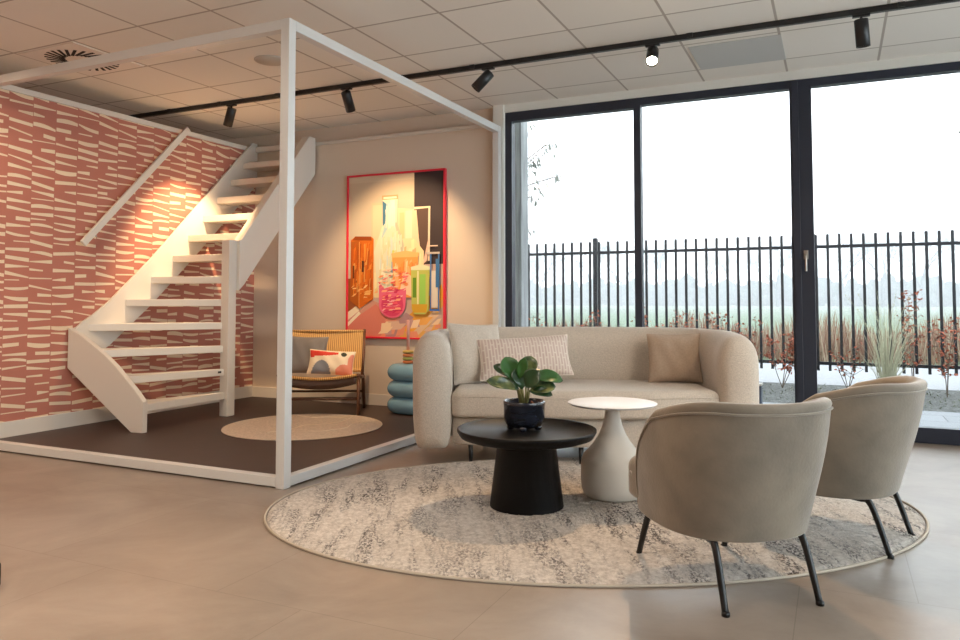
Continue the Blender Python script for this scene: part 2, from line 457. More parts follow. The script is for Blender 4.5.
def strokes(u0, v0, u1, v1, cols, n, wd, ln, seed, ang=0.0):
    r = random.Random(seed)
    for i in range(n):
        w = wd*r.uniform(.4, 1.4); l = ln*r.uniform(.4, 1.3)
        cx = r.uniform(u0+w/2, max(u0+w/2+.001, u1-w/2)); cz = r.uniform(v0+l/2, max(v0+l/2+.001, v1-l/2)); s = r.uniform(-.25, .25)*w+ang*l
        P([(max(u0, min(u1, a)), max(v0, min(v1, b))) for a, b in [(cx-w/2-s, cz-l/2), (cx+w/2-s, cz-l/2*.8), (cx+w/2+s, cz+l/2), (cx-w/2+s, cz+l/2*.8)]], r.choice(cols))
for i in range(10): rectp(0, .9-.06*i, .72, .96-.06*i+.001, (206-i*1, 186+i, 160+i*2))
rectp(.70, .44, 1, 1, (58, 48, 52))
# table plane
P([(0, 0), (1, 0), (1, .44), (.7, .44), (0, .36)], (198, 172, 160))
P([(0, 0), (.7, 0), (.52, .16), (.2, .24), (0, .14)], (206, 150, 132))
P([(0, .0), (.35, .0), (.45, .12), (.30, .2), (0, .08)], (214, 128, 112))
P([(0, .10), (.28, .235), (.28, .27), (0, .15)], (240, 226, 200))
P([(0, .06), (.14, .14), (.12, .155), (0, .085)], (242, 230, 206))
P([(0, .15), (.28, .27), (.28, .36), (0, .36)], (150, 84, 46))
P([(.55, .0), (1, .30), (1, .2), (.78, .0)], (216, 168, 92))
P([(.52, .06), (.98, .32), (1, .24), (.68, .02)], (228, 160, 62))
P([(.40, .0), (.62, .15), (.70, .12), (.50, .0)], (172, 134, 140))
P([(.64, .0), (.9, .16), (.96, .14), (.72, .0)], (222, 190, 156))
strokes(.30, .0, .98, .13, [(216, 180, 158), (226, 150, 120), (190, 150, 150), (236, 206, 170), (232, 170, 90)], 22, .1, .05, 5, .4)
# pale glasses
rectp(.25, .40, .38, .83, (204, 192, 158)); rectp(.265, .42, .37, .815, (214, 202, 168))
P([(.53, .4), (.72, .4), (.72, .775), (.53, .79)], (226, 208, 170)); rectp(.55, .42, .6, .76, (216, 200, 150)); rectp(.61, .42, .68, .77, (238, 222, 190))
P([(.70, .40), (.84, .45), (.855, .79), (.70, .785)], (90, 70, 62)); P([(.84, .46), (.86, .46), (.865, .79), (.845, .79)], (226, 206, 180)); P([(.70, .775), (.865, .78), (.865, .79), (.70, .79)], (232, 212, 180))
P([(.70, .42), (.79, .42), (.75, .60), (.725, .77), (.70, .77)], (232, 206, 170))
P([(.79, .44), (.83, .46), (.86, .60), (.84, .58)], (230, 190, 170))
# centre luminous zone
P([(.27, .24), (.80, .24), (.80, .52), (.70, .60), (.3, .60), (.27, .5)], (234, 214, 168))
strokes(.28, .26, .78, .60, [(240, 226, 180), (226, 212, 150), (246, 232, 206), (236, 196, 150), (220, 216, 160), (240, 180, 130)], 60, .035, .10, 11)
# bottle
P([(.37, .865), (.53, .865), (.525, .70), (.56, .62), (.60, .56), (.60, .26), (.33, .26), (.28, .52), (.34, .63), (.375, .70)], (222, 220, 192))
P([(.37, .84), (.41, .82), (.40, .70), (.375, .68)], (70, 120, 150)); P([(.41, .82), (.44, .82), (.42, .66), (.36, .60), (.40, .70)], (170, 200, 204))
rectp(.45, .68, .50, .84, (238, 234, 214)); rectp(.365, .845, .535, .872, (196, 160, 116)); rectp(.38, .85, .52, .862, (236, 222, 196))
P([(.50, .70), (.525, .70), (.60, .56), (.58, .50)], (196, 190, 164)); rectp(.46, .46, .53, .53, (206, 214, 120)); rectp(.46, .39, .52, .46, (130, 176, 210))
strokes(.34, .28, .58, .66, [(240, 236, 210), (212, 216, 178), (228, 226, 196), (204, 218, 210), (222, 214, 170)], 80, .014, .09, 3)
strokes(.40, .66, .51, .84, [(236, 234, 214), (206, 218, 214), (224, 224, 204)], 24, .012, .08, 4)
# orange block
P([(.03, .22), (.13, .17), (.28, .23), (.28, .605), (.25, .62), (.08, .625), (.03, .60)], (204, 104, 24))
P([(.05, .60), (.26, .595), (.25, .62), (.08, .625)], (150, 70, 24))
P([(.03, .22), (.13, .17), (.13, .60), (.03, .59)], (176, 92, 26)); rectp(.06, .33, .10, .46, (120, 60, 20)); rectp(.15, .40, .19, .47, (84, 46, 30))
strokes(.04, .24, .27, .59, [(216, 112, 28), (226, 136, 50), (190, 90, 26), (214, 150, 76), (204, 98, 24), (176, 84, 26)], 110, .018, .11, 21, .02)
strokes(.04, .20, .27, .34, [(236, 176, 100), (214, 110, 30), (244, 200, 130)], 14, .05, .02, 23, .8)
rectp(.055, .36, .075, .44, (110, 56, 22)); rectp(.155, .40, .18, .47, (84, 46, 30)); rectp(.125, .18, .132, .59, (236, 160, 84))
# orange tumbler
P([(.48, .50), (.75, .50), (.73, .24), (.50, .24)], (240, 158, 84)); P([(.48, .485), (.75, .485), (.76, .51), (.62, .525), (.47, .51)], (246, 184, 116))
strokes(.49, .25, .74, .48, [(244, 150, 72), (248, 180, 120), (238, 134, 66), (250, 206, 156)], 60, .022, .08, 8)
P([(.56, .28), (.7, .24), (.7, .36), (.62, .40)], (244, 206, 170))
# pink bowl
P([(.485+.14*math.cos(PI+PI*k/16), .20+.085*math.sin(PI+PI*k/16)) for k in range(17)]+[(.63, .30), (.56, .285), (.48, .31), (.40, .295), (.345, .34)], (228, 104, 136))
P([(.485+.115*math.cos(PI+PI*k/16), .195+.07*math.sin(PI+PI*k/16)) for k in range(17)]+[(.59, .24), (.48, .25), (.38, .24)], (214, 66, 108))
strokes(.37, .145, .60, .30, [(240, 140, 156), (206, 50, 96), (246, 196, 190), (232, 90, 110), (248, 170, 136)], 70, .05, .012, 13, .6)
strokes(.33, .28, .66, .42, [(238, 130, 126), (246, 200, 168), (230, 90, 90), (250, 224, 186), (244, 150, 90)], 60, .035, .012, 17, .9)
# green glass
P([(.68, .42), (.87, .42), (.86, .16), (.82, .14), (.72, .14), (.69, .17)], (186, 190, 96)); rectp(.70, .24, .735, .36, (96, 140, 40)); rectp(.77, .18, .83, .38, (150, 200, 90)); rectp(.745, .20, .76, .40, (226, 222, 170))
P([(.70, .15), (.84, .15), (.85, .2), (.69, .2)], (206, 160, 50)); P([(.68, .405), (.87, .405), (.87, .425), (.78, .44), (.68, .425)], (216, 220, 180))
# blue outlined glass
for a in (.875, .955): rectp(a, .17, a+.012, .50, (70, 120, 180))
rectp(.89, .18, .95, .40, (214, 204, 190)); rectp(.87, .16, .97, .172, (60, 110, 190)); rectp(.83, .50, .97, .512, (190, 180, 170)); rectp(.84, .545, .95, .552, (226, 200, 180)); rectp(.93, .30, .965, .47, (60, 110, 160))
cv.build('canvas', cmats, art)

# ------------------------------------------------------------------ rugs
def rug_mat():
    m = mat('shaggy_rug', srgb(206, 192, 174), .95, sheen=.3)
    nt = m.node_tree; N = nt.nodes; L = nt.links; b = N['Principled BSDF']; tc = N['Texture Coordinate']
    def noise(sc, rot, s, det, dist=0):
        mp = N.new('ShaderNodeMapping'); mp.inputs['Scale'].default_value = sc; mp.inputs['Rotation'].default_value = (0, 0, rot)
        L.new(tc.outputs['Object'], mp.inputs['Vector'])
        n = N.new('ShaderNodeTexNoise'); n.inputs['Scale'].default_value = s; n.inputs['Detail'].default_value = det; n.inputs['Distortion'].default_value = dist
        n.inputs['Roughness'].default_value = .65
        L.new(mp.outputs['Vector'], n.inputs['Vector']); return n
    def ramp(n, a, b_, ca, cb):
        r = N.new('ShaderNodeValToRGB'); r.color_ramp.elements[0].position = a; r.color_ramp.elements[0].color = (*ca, 1)
        r.color_ramp.elements[1].position = b_; r.color_ramp.elements[1].color = (*cb, 1); L.new(n.outputs['Fac'], r.inputs['Fac']); return r
    streak = noise((1, .17, 1), 0.0, 13, 7, .5); r1 = ramp(streak, .47, .58, (0, 0, 0), (1, 1, 1))
    fine = noise((1, .6, 1), 0.0, 85, 3); r2 = ramp(fine, .46, .54, (0, 0, 0), (1, 1, 1))
    big = noise((1, .6, 1), 0.0, 2.0, 3); r3 = ramp(big, .38, .56, (.35, .35, .35), (1, 1, 1))
    m1 = N.new('ShaderNodeMath'); m1.operation = 'MULTIPLY'; L.new(r1.outputs[0], m1.inputs[0]); L.new(r2.outputs[0], m1.inputs[1])
    m2 = N.new('ShaderNodeMath'); m2.operation = 'MULTIPLY'; L.new(m1.outputs[0], m2.inputs[0]); L.new(r3.outputs[0], m2.inputs[1])
    base = ramp(noise((1, 1, 1), 0, 45, 4), .35, .65, srgb(190, 178, 165), srgb(234, 225, 215))
    mx = N.new('ShaderNodeMix'); mx.data_type = 'RGBA'; L.new(m2.outputs[0], mx.inputs[0]); L.new(base.outputs[0], mx.inputs[6]); mx.inputs[7].default_value = (*srgb(64, 48, 40), 1)
    L.new(mx.outputs[2], b.inputs['Base Color'])
    bn = noise((1, 1, 1), 0, 160, 4); bp = N.new('ShaderNodeBump'); bp.inputs['Strength'].default_value = 1.0; bp.inputs['Distance'].default_value = .012
    L.new(bn.outputs['Fac'], bp.inputs['Height']); L.new(bp.outputs['Normal'], b.inputs['Normal'])
    return m
RA, RB = 1.625, 1.11
rg = empty('oval_rug', (-1.155, 3.79, 0), R(28.1), 'large oval cream shaggy rug with dark flecks under the tables', 'rug')
m = MB(); NR, NA = 110, 360; rr = random.Random(3)
vs = [(0, 0, .013)]; fs = []
for i in range(1, NR+1):
    t = i/NR
    for j in range(NA):
        a = 2*PI*j/NA
        h = .009+rr.random()*.0085*(1 if i < NR-1 else .3)
        if i == NR: h = .004
        tt = t + (rr.uniform(-.3, .3)/NR if i < NR-1 else 0)
        vs.append((RA*tt*math.cos(a)*.993, RB*tt*math.sin(a)*.993, h))
for j in range(NA): fs.append((0, 1+j, 1+(j+1) % NA))
for i in range(NR-1):
    for j in range(NA):
        k = (j+1) % NA; a = 1+i*NA; b = a+NA
        fs.append((a+j, b+j, b+k, a+k))
m.add(vs, fs, 0, True); m.build('pile', rug_mat(), rg)
MB().tube([(RA*math.cos(2*PI*j/160), RB*math.sin(2*PI*j/160), .006) for j in range(160)], .0062, 8, closed=True).build('edge_binding', mat('rug_binding', srgb(188, 176, 160), .9, bump=.4, bscale=300), rg)

sr = empty('round_rug', (-3.985, 5.07, .008), 0, 'small round beige rug on the dark stage floor before the woven chair', 'rug')
m = MB().lathe([(.001, .006), (.63, .006), (.64, .003), (.64, .0005)], 80, caps=False)
m.build('rug_body', mat('flat_beige_rug', srgb(200, 184, 168), .95, noise=.14, nscale=70, bump=.5, bscale=250, bdist=.003), sr)
lines = MB()
for pts in ([(.12, .5), (.16, .3), (.10, .12), (.0, .02), (.02, -.2), (-.05, -.4)], [(.42, .40), (.34, .2), (.38, .05), (.30, -.15), (.2, -.2)], [(-.4, .42), (-.2, .36), (-.1, .44), (.12, .5)]):
    lines.tube([(*p[:2], .0065) for p in catmull([(a, b, 0) for a, b in pts], 8)], .004, 6)
lines.build('line_pattern', mat('pale_thread', srgb(222, 208, 190), .9), sr)
MB().tube([(.64*math.cos(2*PI*j/90), .64*math.sin(2*PI*j/90), .004) for j in range(90)], .0036, 6, closed=True).build('edge_binding', mat('rug_edge', srgb(206, 190, 172), .9), sr)

# ------------------------------------------------------------------ black coffee table
bt = empty('coffee_table', (-1.43, 3.60, .0145), 0, 'low round black wooden coffee table with tapered drum base', 'coffee table')
M_bw = mat('black_stained_wood', srgb(5, 5, 6), .5, noise=.35, nscale=5, stretch=(1, 14, 1, .4), bump=.25, bscale=9, bdist=.004, spec=.22)
MB().lathe([(.186, 0), (.186, .004), (.146, .325), (.15, .33)], 64).build('base', M_bw, bt, bevel=0)
MB().lathe([(.15, .3305), (.30, .333), (.335, .345), (.352, .372), (.352, .384), (.346, .387), (.338, .384), (.334, .374), (.001, .374)], 80, caps=False).build('tabletop', M_bw, bt)

# white side table
wt = empty('side_table', (-1.085, 3.965, .0145), 0, 'white side table with thin round top on a bottle-shaped pedestal', 'side table')
M_wt = mat('matt_cream', srgb(206, 200, 190), .65)
MB().lathe([(.140, 0), (.152, .012), (.163, .04), (.168, .09), (.168, .16), (.163, .195), (.148, .225), (.122, .252), (.094, .285), (.070, .325), (.052, .37), (.042, .41), (.038, .44), (.038, .466), (.045, .474)], 56).build('pedestal', M_wt, wt)
MB().lathe([(.10, .4745), (.222, .4785), (.235, .486), (.235, .489), (.232, .4905), (.001, .4905)], 72, caps=False).build('tabletop', mat('white_top', srgb(186, 187, 190), .4), wt)

# ------------------------------------------------------------------ potted plant
pp = empty('potted_plant', (-1.45, 3.62, .3892), 0, 'small leafy green houseplant in a dark glazed footed pot', 'potted plant')
M_pot = mat('dark_glazed_ceramic', srgb(34, 38, 48), .22, noise=.35, nscale=5, stretch=(1, 1, 9), coat=.4)
pot = MB().lathe([(.001, .014), (.07, .014), (.086, .02), (.1, .04), (.104, .06), (.1055, .125), (.107, .128), (.107, .143), (.104, .147), (.099, .143), (.099, .115), (.001, .115)], 56, caps=False).build('pot', M_pot, pp)
for a in (0.3, 1.87, 3.44, 5.01):
    MB().lathe([(.012, 0), (.018, .004), (.02, .024)], 14, c=(.07*math.cos(a), .07*math.sin(a), 0)).build('foot', M_pot, pot)
MB().lathe([(.0975, .112), (.09, .119), (.001, .122)], 30, caps=False).build('soil', mat('soil', srgb(60, 42, 30), .95, bump=1, bscale=80), pp)
M_leaf = mat('dark_green_leaf', srgb(28, 62, 32), .3, noise=.35, nscale=10, coat=.25)
M_leafv = mat('variegated_leaf', srgb(30, 60, 36), .3, col2=srgb(120, 126, 74), nscale=22, coat=.25)
M_stem = mat('plant_stem', srgb(110, 110, 60), .6)
rr = random.Random(5)
M_leafb = mat('bright_green_leaf', srgb(44, 92, 34), .35, noise=.2, nscale=12, coat=.2)
def leaf2(parent, b, t, w_, nrm, arch, mat_):
    b = Vector(b); t = Vector(t); d = t-b; L_ = d.length; nrm = Vector(nrm).normalized()
    side = d.cross(nrm).normalized(); up = side.cross(d).normalized()
    n, w = 14, 9; vs = []; fs = []
    for i in range(n+1):
        q = i/n; c = b+d*q+up*(arch*L_*4*q*(1-q))
        ww = w_/2*math.sin(PI*q**1.35)**.6 if 0 < i < n else .0008
        for k in range(w):
            u = k/(w-1)*2-1
            vs.append(c+side*(u*ww)+up*(abs(u)**1.4*ww*.28+.0025*math.sin(q*9+u*2)))
    for i in range(n):
        for k in range(w-1):
            a = i*w+k; fs.append((a, a+1, a+w+1, a+w))
    o = MB().add(vs, fs, 0, True).build('leaf', mat_, parent)
    sd = o.modifiers.new('thick', 'SOLIDIFY'); sd.thickness = .0012
    return o
PS = .00072
def pv(X, Y, dep): # picture-plane sketch of the plant turned into its own metric frame, with true depth
    return RT*((X-313)*PS)+FW*dep+Vector((0, 0, .1435+(370-Y)*PS))
cam_n = -FW*.8+Vector((0, 0, .6))
for (bx, by, bd), (tx, ty, td), wd, ar, mt in [
    ((250, 235, .0), (178, 62, .03), 118, .05, M_leafb), ((275, 215, -.01), (318, 60, -.03), 66, .03, M_leafb), ((325, 200, .01), (368, 55, .03), 112, .04, M_leafv),
    ((345, 205, .0), (585, 225, -.02), 92, .16, M_leafb), ((270, 290, -.01), (42, 222, -.05), 86, .10, M_leafv), ((320, 270, -.03), (412, 150, -.06), 120, .06, M_leaf),
    ((350, 290, -.02), (532, 262, -.04), 104, .10, M_leafv), ((275, 280, -.02), (120, 240, .02), 80, .08, M_leaf), ((295, 285, -.02), (285, 130, .01), 120, .04, M_leaf),
    ((345, 300, -.02), (505, 318, -.07), 70, .12, M_leaf), ((240, 220, .03), (98, 125, .08), 70, .08, M_leaf), ((330, 260, .03), (470, 180, .09), 100, .08, M_leaf), ((300, 260, .03), (320, 110, .10), 100, .05, M_leaf)]:
    b_ = pv(bx, by, bd)
    root = RT*((bx-313)*PS*.35)+FW*(bd*.4)+Vector((0, 0, .118))
    MB().tube([root, (root+b_)/2+RT*.004, b_], [.0045, .004, .003], 6).build('stem', M_stem, pp)
    leaf2(pp, b_, pv(tx, ty, td), wd*1.14*PS, cam_n, ar, mt)
MB().tube([Vector((.05, -.03, .118)), Vector((.06, -.05, .15)), Vector((.085, -.06, .135))], .004, 6).build('stem', mat('dry_stem', srgb(130, 70, 50), .8), pp)

# ------------------------------------------------------------------ sofa
M_boucle = mat('beige_boucle', srgb(194, 182, 168), .95, noise=.10, nscale=130, bump=.7, bscale=170, bdist=.004, sheen=.25)
base_pt = RT*.655 + FW*4.76
sang = YAW-R(3)
so = empty('curved_sofa', (base_pt.x, base_pt.y, 0), sang, 'long curved beige boucle sofa with rounded arms in front of the window', 'sofa')
ctrl = [(-.965, .09), (-.985, .30), (-.955, .52), (-.83, .70), (-.58, .80), (-.28, .835), (0, .845)]
ctrl = ctrl + [(-x, y) for x, y in reversed(ctrl[:-1])]
path = catmull([(x, y, 0) for x, y in ctrl], 7)
m = MB(); sec_n = 40
def section(hw, zb, zt):
    pts = []
    rt_ = hw*1.0; rbm = .05
    # closed superellipse like profile (n,z)
    for i in range(sec_n):
        a = 2*PI*i/sec_n - PI/2
        c, s_ = math.cos(a), math.sin(a)
        if s_ >= 0:   # round top
            nx = hw*math.copysign(abs(c)**.85, c); z = (zt-hw*1.5)+hw*1.5*abs(s_)**.95
        else:
            nx = hw*math.copysign(abs(c)**.25, c); zmid = zt-hw*1.5
            z = zmid-(zmid-zb)*abs(s_)**.6
        pts.append((nx, z))
    return pts
rings = []
npth = len(path)
def ring(c, t, hw, zb, zt):
    nrm = Vector((t.y, -t.x, 0))
    return [c+nrm*a+Vector((0, 0, z)) for a, z in section(hw, zb, zt)]
HWS = .128
def tang(k): return (path[min(k+1, npth-1)]-path[max(k-1, 0)]).normalized()
capn = 8
t0 = tang(0)
for q in range(capn, 0, -1):
    ph = PI/2*q/capn; s_ = math.cos(ph)**.6 if q < capn else .03
    f = math.sin(ph)
    rings.append(ring(path[0]-t0*(.13*f), t0, HWS*max(.03, s_), .10+.10*(1-s_), .56+.265*s_))
for k in range(npth):
    u = abs(k/(npth-1)*2-1)
    rings.append(ring(path[k], tang(k), HWS, .10, .850-.025*u**3))
t1 = tang(npth-1)
for q in range(1, capn+1):
    ph = PI/2*q/capn; s_ = math.cos(ph)**.6 if q < capn else .03
    f = math.sin(ph)
    rings.append(ring(path[-1]+t1*(.13*f), t1, HWS*max(.03, s_), .10+.10*(1-s_), .56+.265*s_))
vs = [p for r_ in rings for p in r_]; fs = []
for k in range(len(rings)-1):
    for i in range(sec_n):
        j = (i+1) % sec_n; fs.append((k*sec_n+i, k*sec_n+j, (k+1)*sec_n+j, (k+1)*sec_n+i))
fs.append(tuple(range(sec_n-1, -1, -1))); fs.append(tuple((len(rings)-1)*sec_n+i for i in range(sec_n)))
m.add(vs, fs, 0, True)
shell = m.build('backrest_shell', M_boucle, so)
for sx in (-.33, .33):
    MB().tube([(sx, .715-(.004), .48+.03*i) for i in range(8)]+[(sx, .735, .765), (sx, .775, .82), (sx, .835, .848)], .003, 6).build('seam', M_boucle, shell)
def seat_outline(front, bulge, wx, back, n=24):
    o = []
    for i in range(n+1):
        t = i/n*2-1; o.append((t*wx, front-bulge*(1-t*t)))
    o += [(wx+.0, front+.2), (wx-.01, .45), (wx-.12, .60), (wx-.32, back-.02), (.2, back)]
    o += [(-x, y) for x, y in reversed(o[n+1:])]
    return o
def densify(o, n=4):
    out = []
    for i in range(len(o)):
        a, b = o[i], o[(i+1) % len(o)]
        out.append(a)
    return out
MB().slab(seat_outline(.035, .075, .838, .71), .305, .482, .05, M=None, rb=.03).build('seat_cushion', M_boucle, so)
MB().slab(seat_outline(.10, .07, .838, .71), .12, .300, .02).build('base', M_boucle, so)
MB().tube([(x, y-.001, .437) for x, y in seat_outline(.035, .075, .838, .71)[0:25]], .0035, 6).build('piping', M_boucle, so)
for x, y in ((-.72, .10), (-.02, .07), (.72, .10), (-.66, .78), (.66, .78), (0, .86)):
    MB().lathe([(.011, 0), (.016, .119)], 14, c=(x, y, 0)).build('leg', M_legs, so)

# cushions ----------------------------------------------------------
def pillow_mesh(W_, H_, T_, n=28, pinch=.06, matfn=None):
    vs = []; fs = []; ms = []
    for sgn in (1, -1):
        for i in range(n+1):
            for j in range(n+1):
                u = i/n*2-1; v = j/n*2-1
                u2 = math.sin(u*PI/2)*.35+u*.65; v2 = math.sin(v*PI/2)*.35+v*.65
                x = W_/2*u2*(1-pinch*(1-v2*v2)); z = H_/2*v2*(1-pinch*(1-u2*u2))
                b = max(0, (1-abs(u2)**3.2)*(1-abs(v2)**3.2))**.62
                wr = .004*math.sin(9*u2+4*v2)*b
                vs.append((x, sgn*(T_/2*b+.002)+wr, z))
    q = (n+1)**2
    for s in (0, 1):
        for i in range(n):
            for j in range(n):
                a = s*q+i*(n+1)+j; f = (a, a+n+1, a+n+2, a+1)
                fs.append(f if s == 1 else tuple(reversed(f)))
                ms.append(matfn((i+.5)/n, (j+.5)/n) if (matfn and s == 1) else 0)
    # side strip
    edge = [i*(n+1) for i in range(n+1)]+[n*(n+1)+j for j in range(1, n+1)]+[i*(n+1)+n for i in range(n-1, -1, -1)]+[j for j in range(n-1, 0, -1)]
    for k in range(len(edge)):
        a, b = edge[k], edge[(k+1) % len(edge)]; fs.append((a, b, b+q, a+q)); ms.append(0)
    m = MB(); m.add(vs, fs, 0, True); m.m = ms
    return m, [vs[e] for e in edge]
def pillow(name, W_, H_, T_, loc, rz, tilt, roll, label, mats_, n=28, matfn=None, pip=None, group=None):
    m, edge = pillow_mesh(W_, H_, T_, n, matfn=matfn)
    e = m.build(name, mats_, None); tag(e, label, 'cushion', group)
    e.location = loc; e.rotation_mode = 'ZYX' if False else 'XYZ'
    e.matrix_world = Matrix.Translation(loc) @ Matrix.Rotation(rz, 4, 'Z') @ Matrix.Rotation(tilt, 4, 'X') @ Matrix.Rotation(roll, 4, 'Y')
    if pip: MB().tube([(x, 0, z) for x, y_, z in edge], .0035, 6, closed=True).build('piping', pip, e)
    return e
def sofa_pt(x, y, z):
    v = Matrix.Rotation(sang, 4, 'Z') @ Vector((x, y, 0)); return Vector((base_pt.x+v.x, base_pt.y+v.y, z))
pillow('cushion', .42, .42, .13, sofa_pt(-.70, .43, .68), sang+R(38), R(-15), R(2), 'plain beige square cushion leaning in the left corner of the sofa', [M_boucle], pip=M_boucle)
def pat_mat():
    m = mat('patterned_weave', srgb(206, 190, 176), .95, bump=.3, bscale=200)
    nt = m.node_tree; N = nt.nodes; L = nt.links; b = N['Principled BSDF']; tc = N['Texture Coordinate']
    mp = N.new('ShaderNodeMapping'); mp.inputs['Rotation'].default_value = (R(90), 0, 0); L.new(tc.outputs['Object'], mp.inputs['Vector'])
    mp2 = N.new('ShaderNodeMapping'); mp2.inputs['Rotation'].default_value = (0, 0, R(90)); L.new(mp.outputs['Vector'], mp2.inputs['Vector'])
    br = N.new('ShaderNodeTexBrick'); br.inputs['Scale'].default_value = 1; br.inputs['Brick Width'].default_value = .085; br.inputs['Row Height'].default_value = .021
    br.offset = .37; br.inputs['Mortar Size'].default_value = .005; br.inputs['Mortar Smooth'].default_value = .3
    br.inputs['Color1'].default_value = (*srgb(198, 178, 168), 1); br.inputs['Color2'].default_value = (*srgb(190, 168, 158), 1); br.inputs['Mortar'].default_value = (*srgb(214, 202, 190), 1)
    L.new(mp2.outputs['Vector'], br.inputs['Vector']); L.new(br.outputs['Color'], b.inputs['Base Color'])
    return m
M_pat = pat_mat()
pillow('cushion', .64, .29, .13, sofa_pt(-.372, .385, .66), sang+R(10), R(-24), R(-3), 'oblong pale pink cushion with maze pattern on the sofa', [M_pat], pip=mat('pale_piping', srgb(226, 214, 202), .9))
M_cush3 = mat('beige_linen', srgb(176, 156, 138), .95, noise=.06, nscale=90, bump=.4, bscale=200)
pillow('cushion', .36, .34, .12, sofa_pt(.66, .52, .65), sang-R(8), R(-18), R(-1), 'brownish beige square cushion leaning at the right end of the sofa', [M_cush3], pip=M_cush3)

# ------------------------------------------------------------------ tub chairs
M_velvet = mat('taupe_velvet', srgb(128, 117, 102), .75, noise=.2, nscale=4.5, bump=.12, bscale=90, sheen=.6)
M_velvet2 = mat('light_taupe_velvet', srgb(134, 123, 108), .8, noise=.08, nscale=8, sheen=.6)
def sstep(a, b, x):
    t = max(0, min(1, (x-a)/(b-a))); return t*t*(3-2*t)
def tub_chair(name, loc, rz, label):
    e = empty(name, loc, rz, label, 'armchair', 'taupe velvet tub chairs')
    # plan curve: x right, y forward; from left front around the back to right front
    NU = 96; AX = .315; YF = .20; BK = .335
    def plan(u):  # u in -1..1
        a = abs(u)
        if a > .62:
            t = (a-.62)/.38; x = AX*(1-.06*t*t); y = .0+YF*t
        else:
            ang = a/.62*PI/2; x = AX*math.sin(ang)**.85; y = -BK*math.cos(ang)**.85
        return math.copysign(x, u), y
    def height(u):
        q = max(0, (abs(u)-.28)/.72)
        return .275 + .442*max(0.0, 1-q**1.9)**.5 - .012*(1-abs(u))
    def UU(i):
        t = i/NU*2-1
        return math.copysign(1-(1-abs(t))**1.7, t)
    def lean(z): return -.075*max(0, z-.235)/.47
    zb = .235
    def scale(z): return .86+.14*sstep(.15, .62, z)**.8
    def shell(th, z_lo_in, extra=0.0):
        m = MB(); vs = []; rows = None
        for i in range(NU+1):
            u = UU(i); x, y = plan(u); x2, y2 = plan(max(-1, min(1, u+.001))); x1_, y1_ = plan(max(-1, min(1, u-.001)))
            t = Vector((x2-x1_, y2-y1_)).normalized(); n = Vector((t.y, -t.x))   # outward? fixed below
            if n.dot(Vector((x, y))) < 0: n = -n
            h = height(u); col = []
            for k in range(9):
                z = zb+max(.002, h-.03-zb)*k/8; s = scale(z); col.append((x*s, y*s+lean(z), z))
            sx = scale(h)
            for k in range(1, 8):
                a = PI*k/8; off = th/2*(math.cos(a)-1); col.append((x*sx+n.x*(off+.006*math.sin(a)), y*sx+lean(h)+n.y*(off+.006*math.sin(a)), h-.03+.03*math.sin(a)))
            for k in range(6):
                z = h-.03-max(0, h-.03-z_lo_in)*k/5; s = scale(z); col.append((x*s-n.x*th*(1+.3*k/5), y*s+lean(z)-n.y*th*(1+.3*k/5), z))
            vs += col; rows = len(col)
        fs = []
        for i in range(NU):
            for k in range(rows-1):
                a = i*rows+k; fs.append((a, a+1, a+rows+1, a+rows))
        fs.append(tuple(range(rows-1, -1, -1))); fs.append(tuple(NU*rows+k for k in range(rows)))
        # underside
        m.add(vs, fs, 0, True)
        return m
    sh = shell(.06, .33)
    b = sh.build('backrest', M_velvet, e)
    # closed bottom pan
    out = []
    for i in range(NU+1):
        u = i/NU*2-1; x, y = plan(u); s = scale(zb); out.append((x*s*.995, y*s*.995))
    out2 = out[:] + [(.20, .27), (-.20, .27)]
    MB().slab(out2, zb-.012, zb+.10, .008).build('seat_frame', M_velvet, e)
    pts = []
    for i in range(2, NU-1):
        u = UU(i); x, y = plan(u); h = height(u)-.036
        sl = (height(min(1, abs(u)+.01))-height(abs(u)-.01))/.02
        k = min(1, abs(sl)/6); yy = y-.022*k
        s = scale(h); pts.append((x*(s+.010), (yy*(s+.010))+lean(h), max(h, .25)))
    MB().tube(pts, .0038, 6).build('piping', M_velvet2, b)
    # seat
    so_ = []
    for i in range(25):
        a = PI+PI*i/24; so_.append((.24*math.cos(a)*1.0, -.03+.22*math.sin(a)))
    so_ = [(.255, .0), (.272, .18), (.26, .26), (.19, .305), (.07, .32), (-.07, .32), (-.19, .305), (-.26, .26), (-.272, .18), (-.255, .0)] + so_[1:-1]
    so_ = [tuple(p[:2]) for p in catmull([(x, y, 0) for x, y in so_], 3, closed=True)]
    MB().slab(so_, .262, .425, .045, rb=.03).build('seat', M_velvet, e)
    for sx in (-1, 1):
        MB().lathe([(.012, 0), (.012, .003), (.006, .005)], 16, M=Matrix.Translation((sx*.270, .215, .36)) @ Matrix.Rotation(sx*PI/2, 4, 'Y')).build('rivet', M_steel, e)
        MB().tube(catmull([(sx*.160, -.06, .222), (sx*.17, -.185, .219), (sx*.175, -.238, .198), (sx*.183, -.307, .002)], 6), [.0135]*12+[.0125]*4+[.0115, .0115, .012], 12).lathe([(.014, 0), (.014, .012), (.010, .016)], 12, c=(sx*.183, -.307, 0)).build('leg', M_legs, e)
        MB().tube(catmull([(sx*.19, .05, .222), (sx*.19, .17, .218), (sx*.193, .215, .20), (sx*.197, .307, .002)], 6), [.0135]*12+[.0125]*4+[.0115, .0115, .012], 12).lathe([(.014, 0), (.014, .012), (.010, .016)], 12, c=(sx*.197, .307, 0)).build('leg', M_legs, e)
    return e
def face_rot(fx, fy): return math.atan2(fy, fx)-PI/2
tub_chair('tub_chair', (-.405, 3.02, .0), face_rot(-.637, .77), 'taupe velvet tub chair nearest the viewer, back turned, beside the white table')
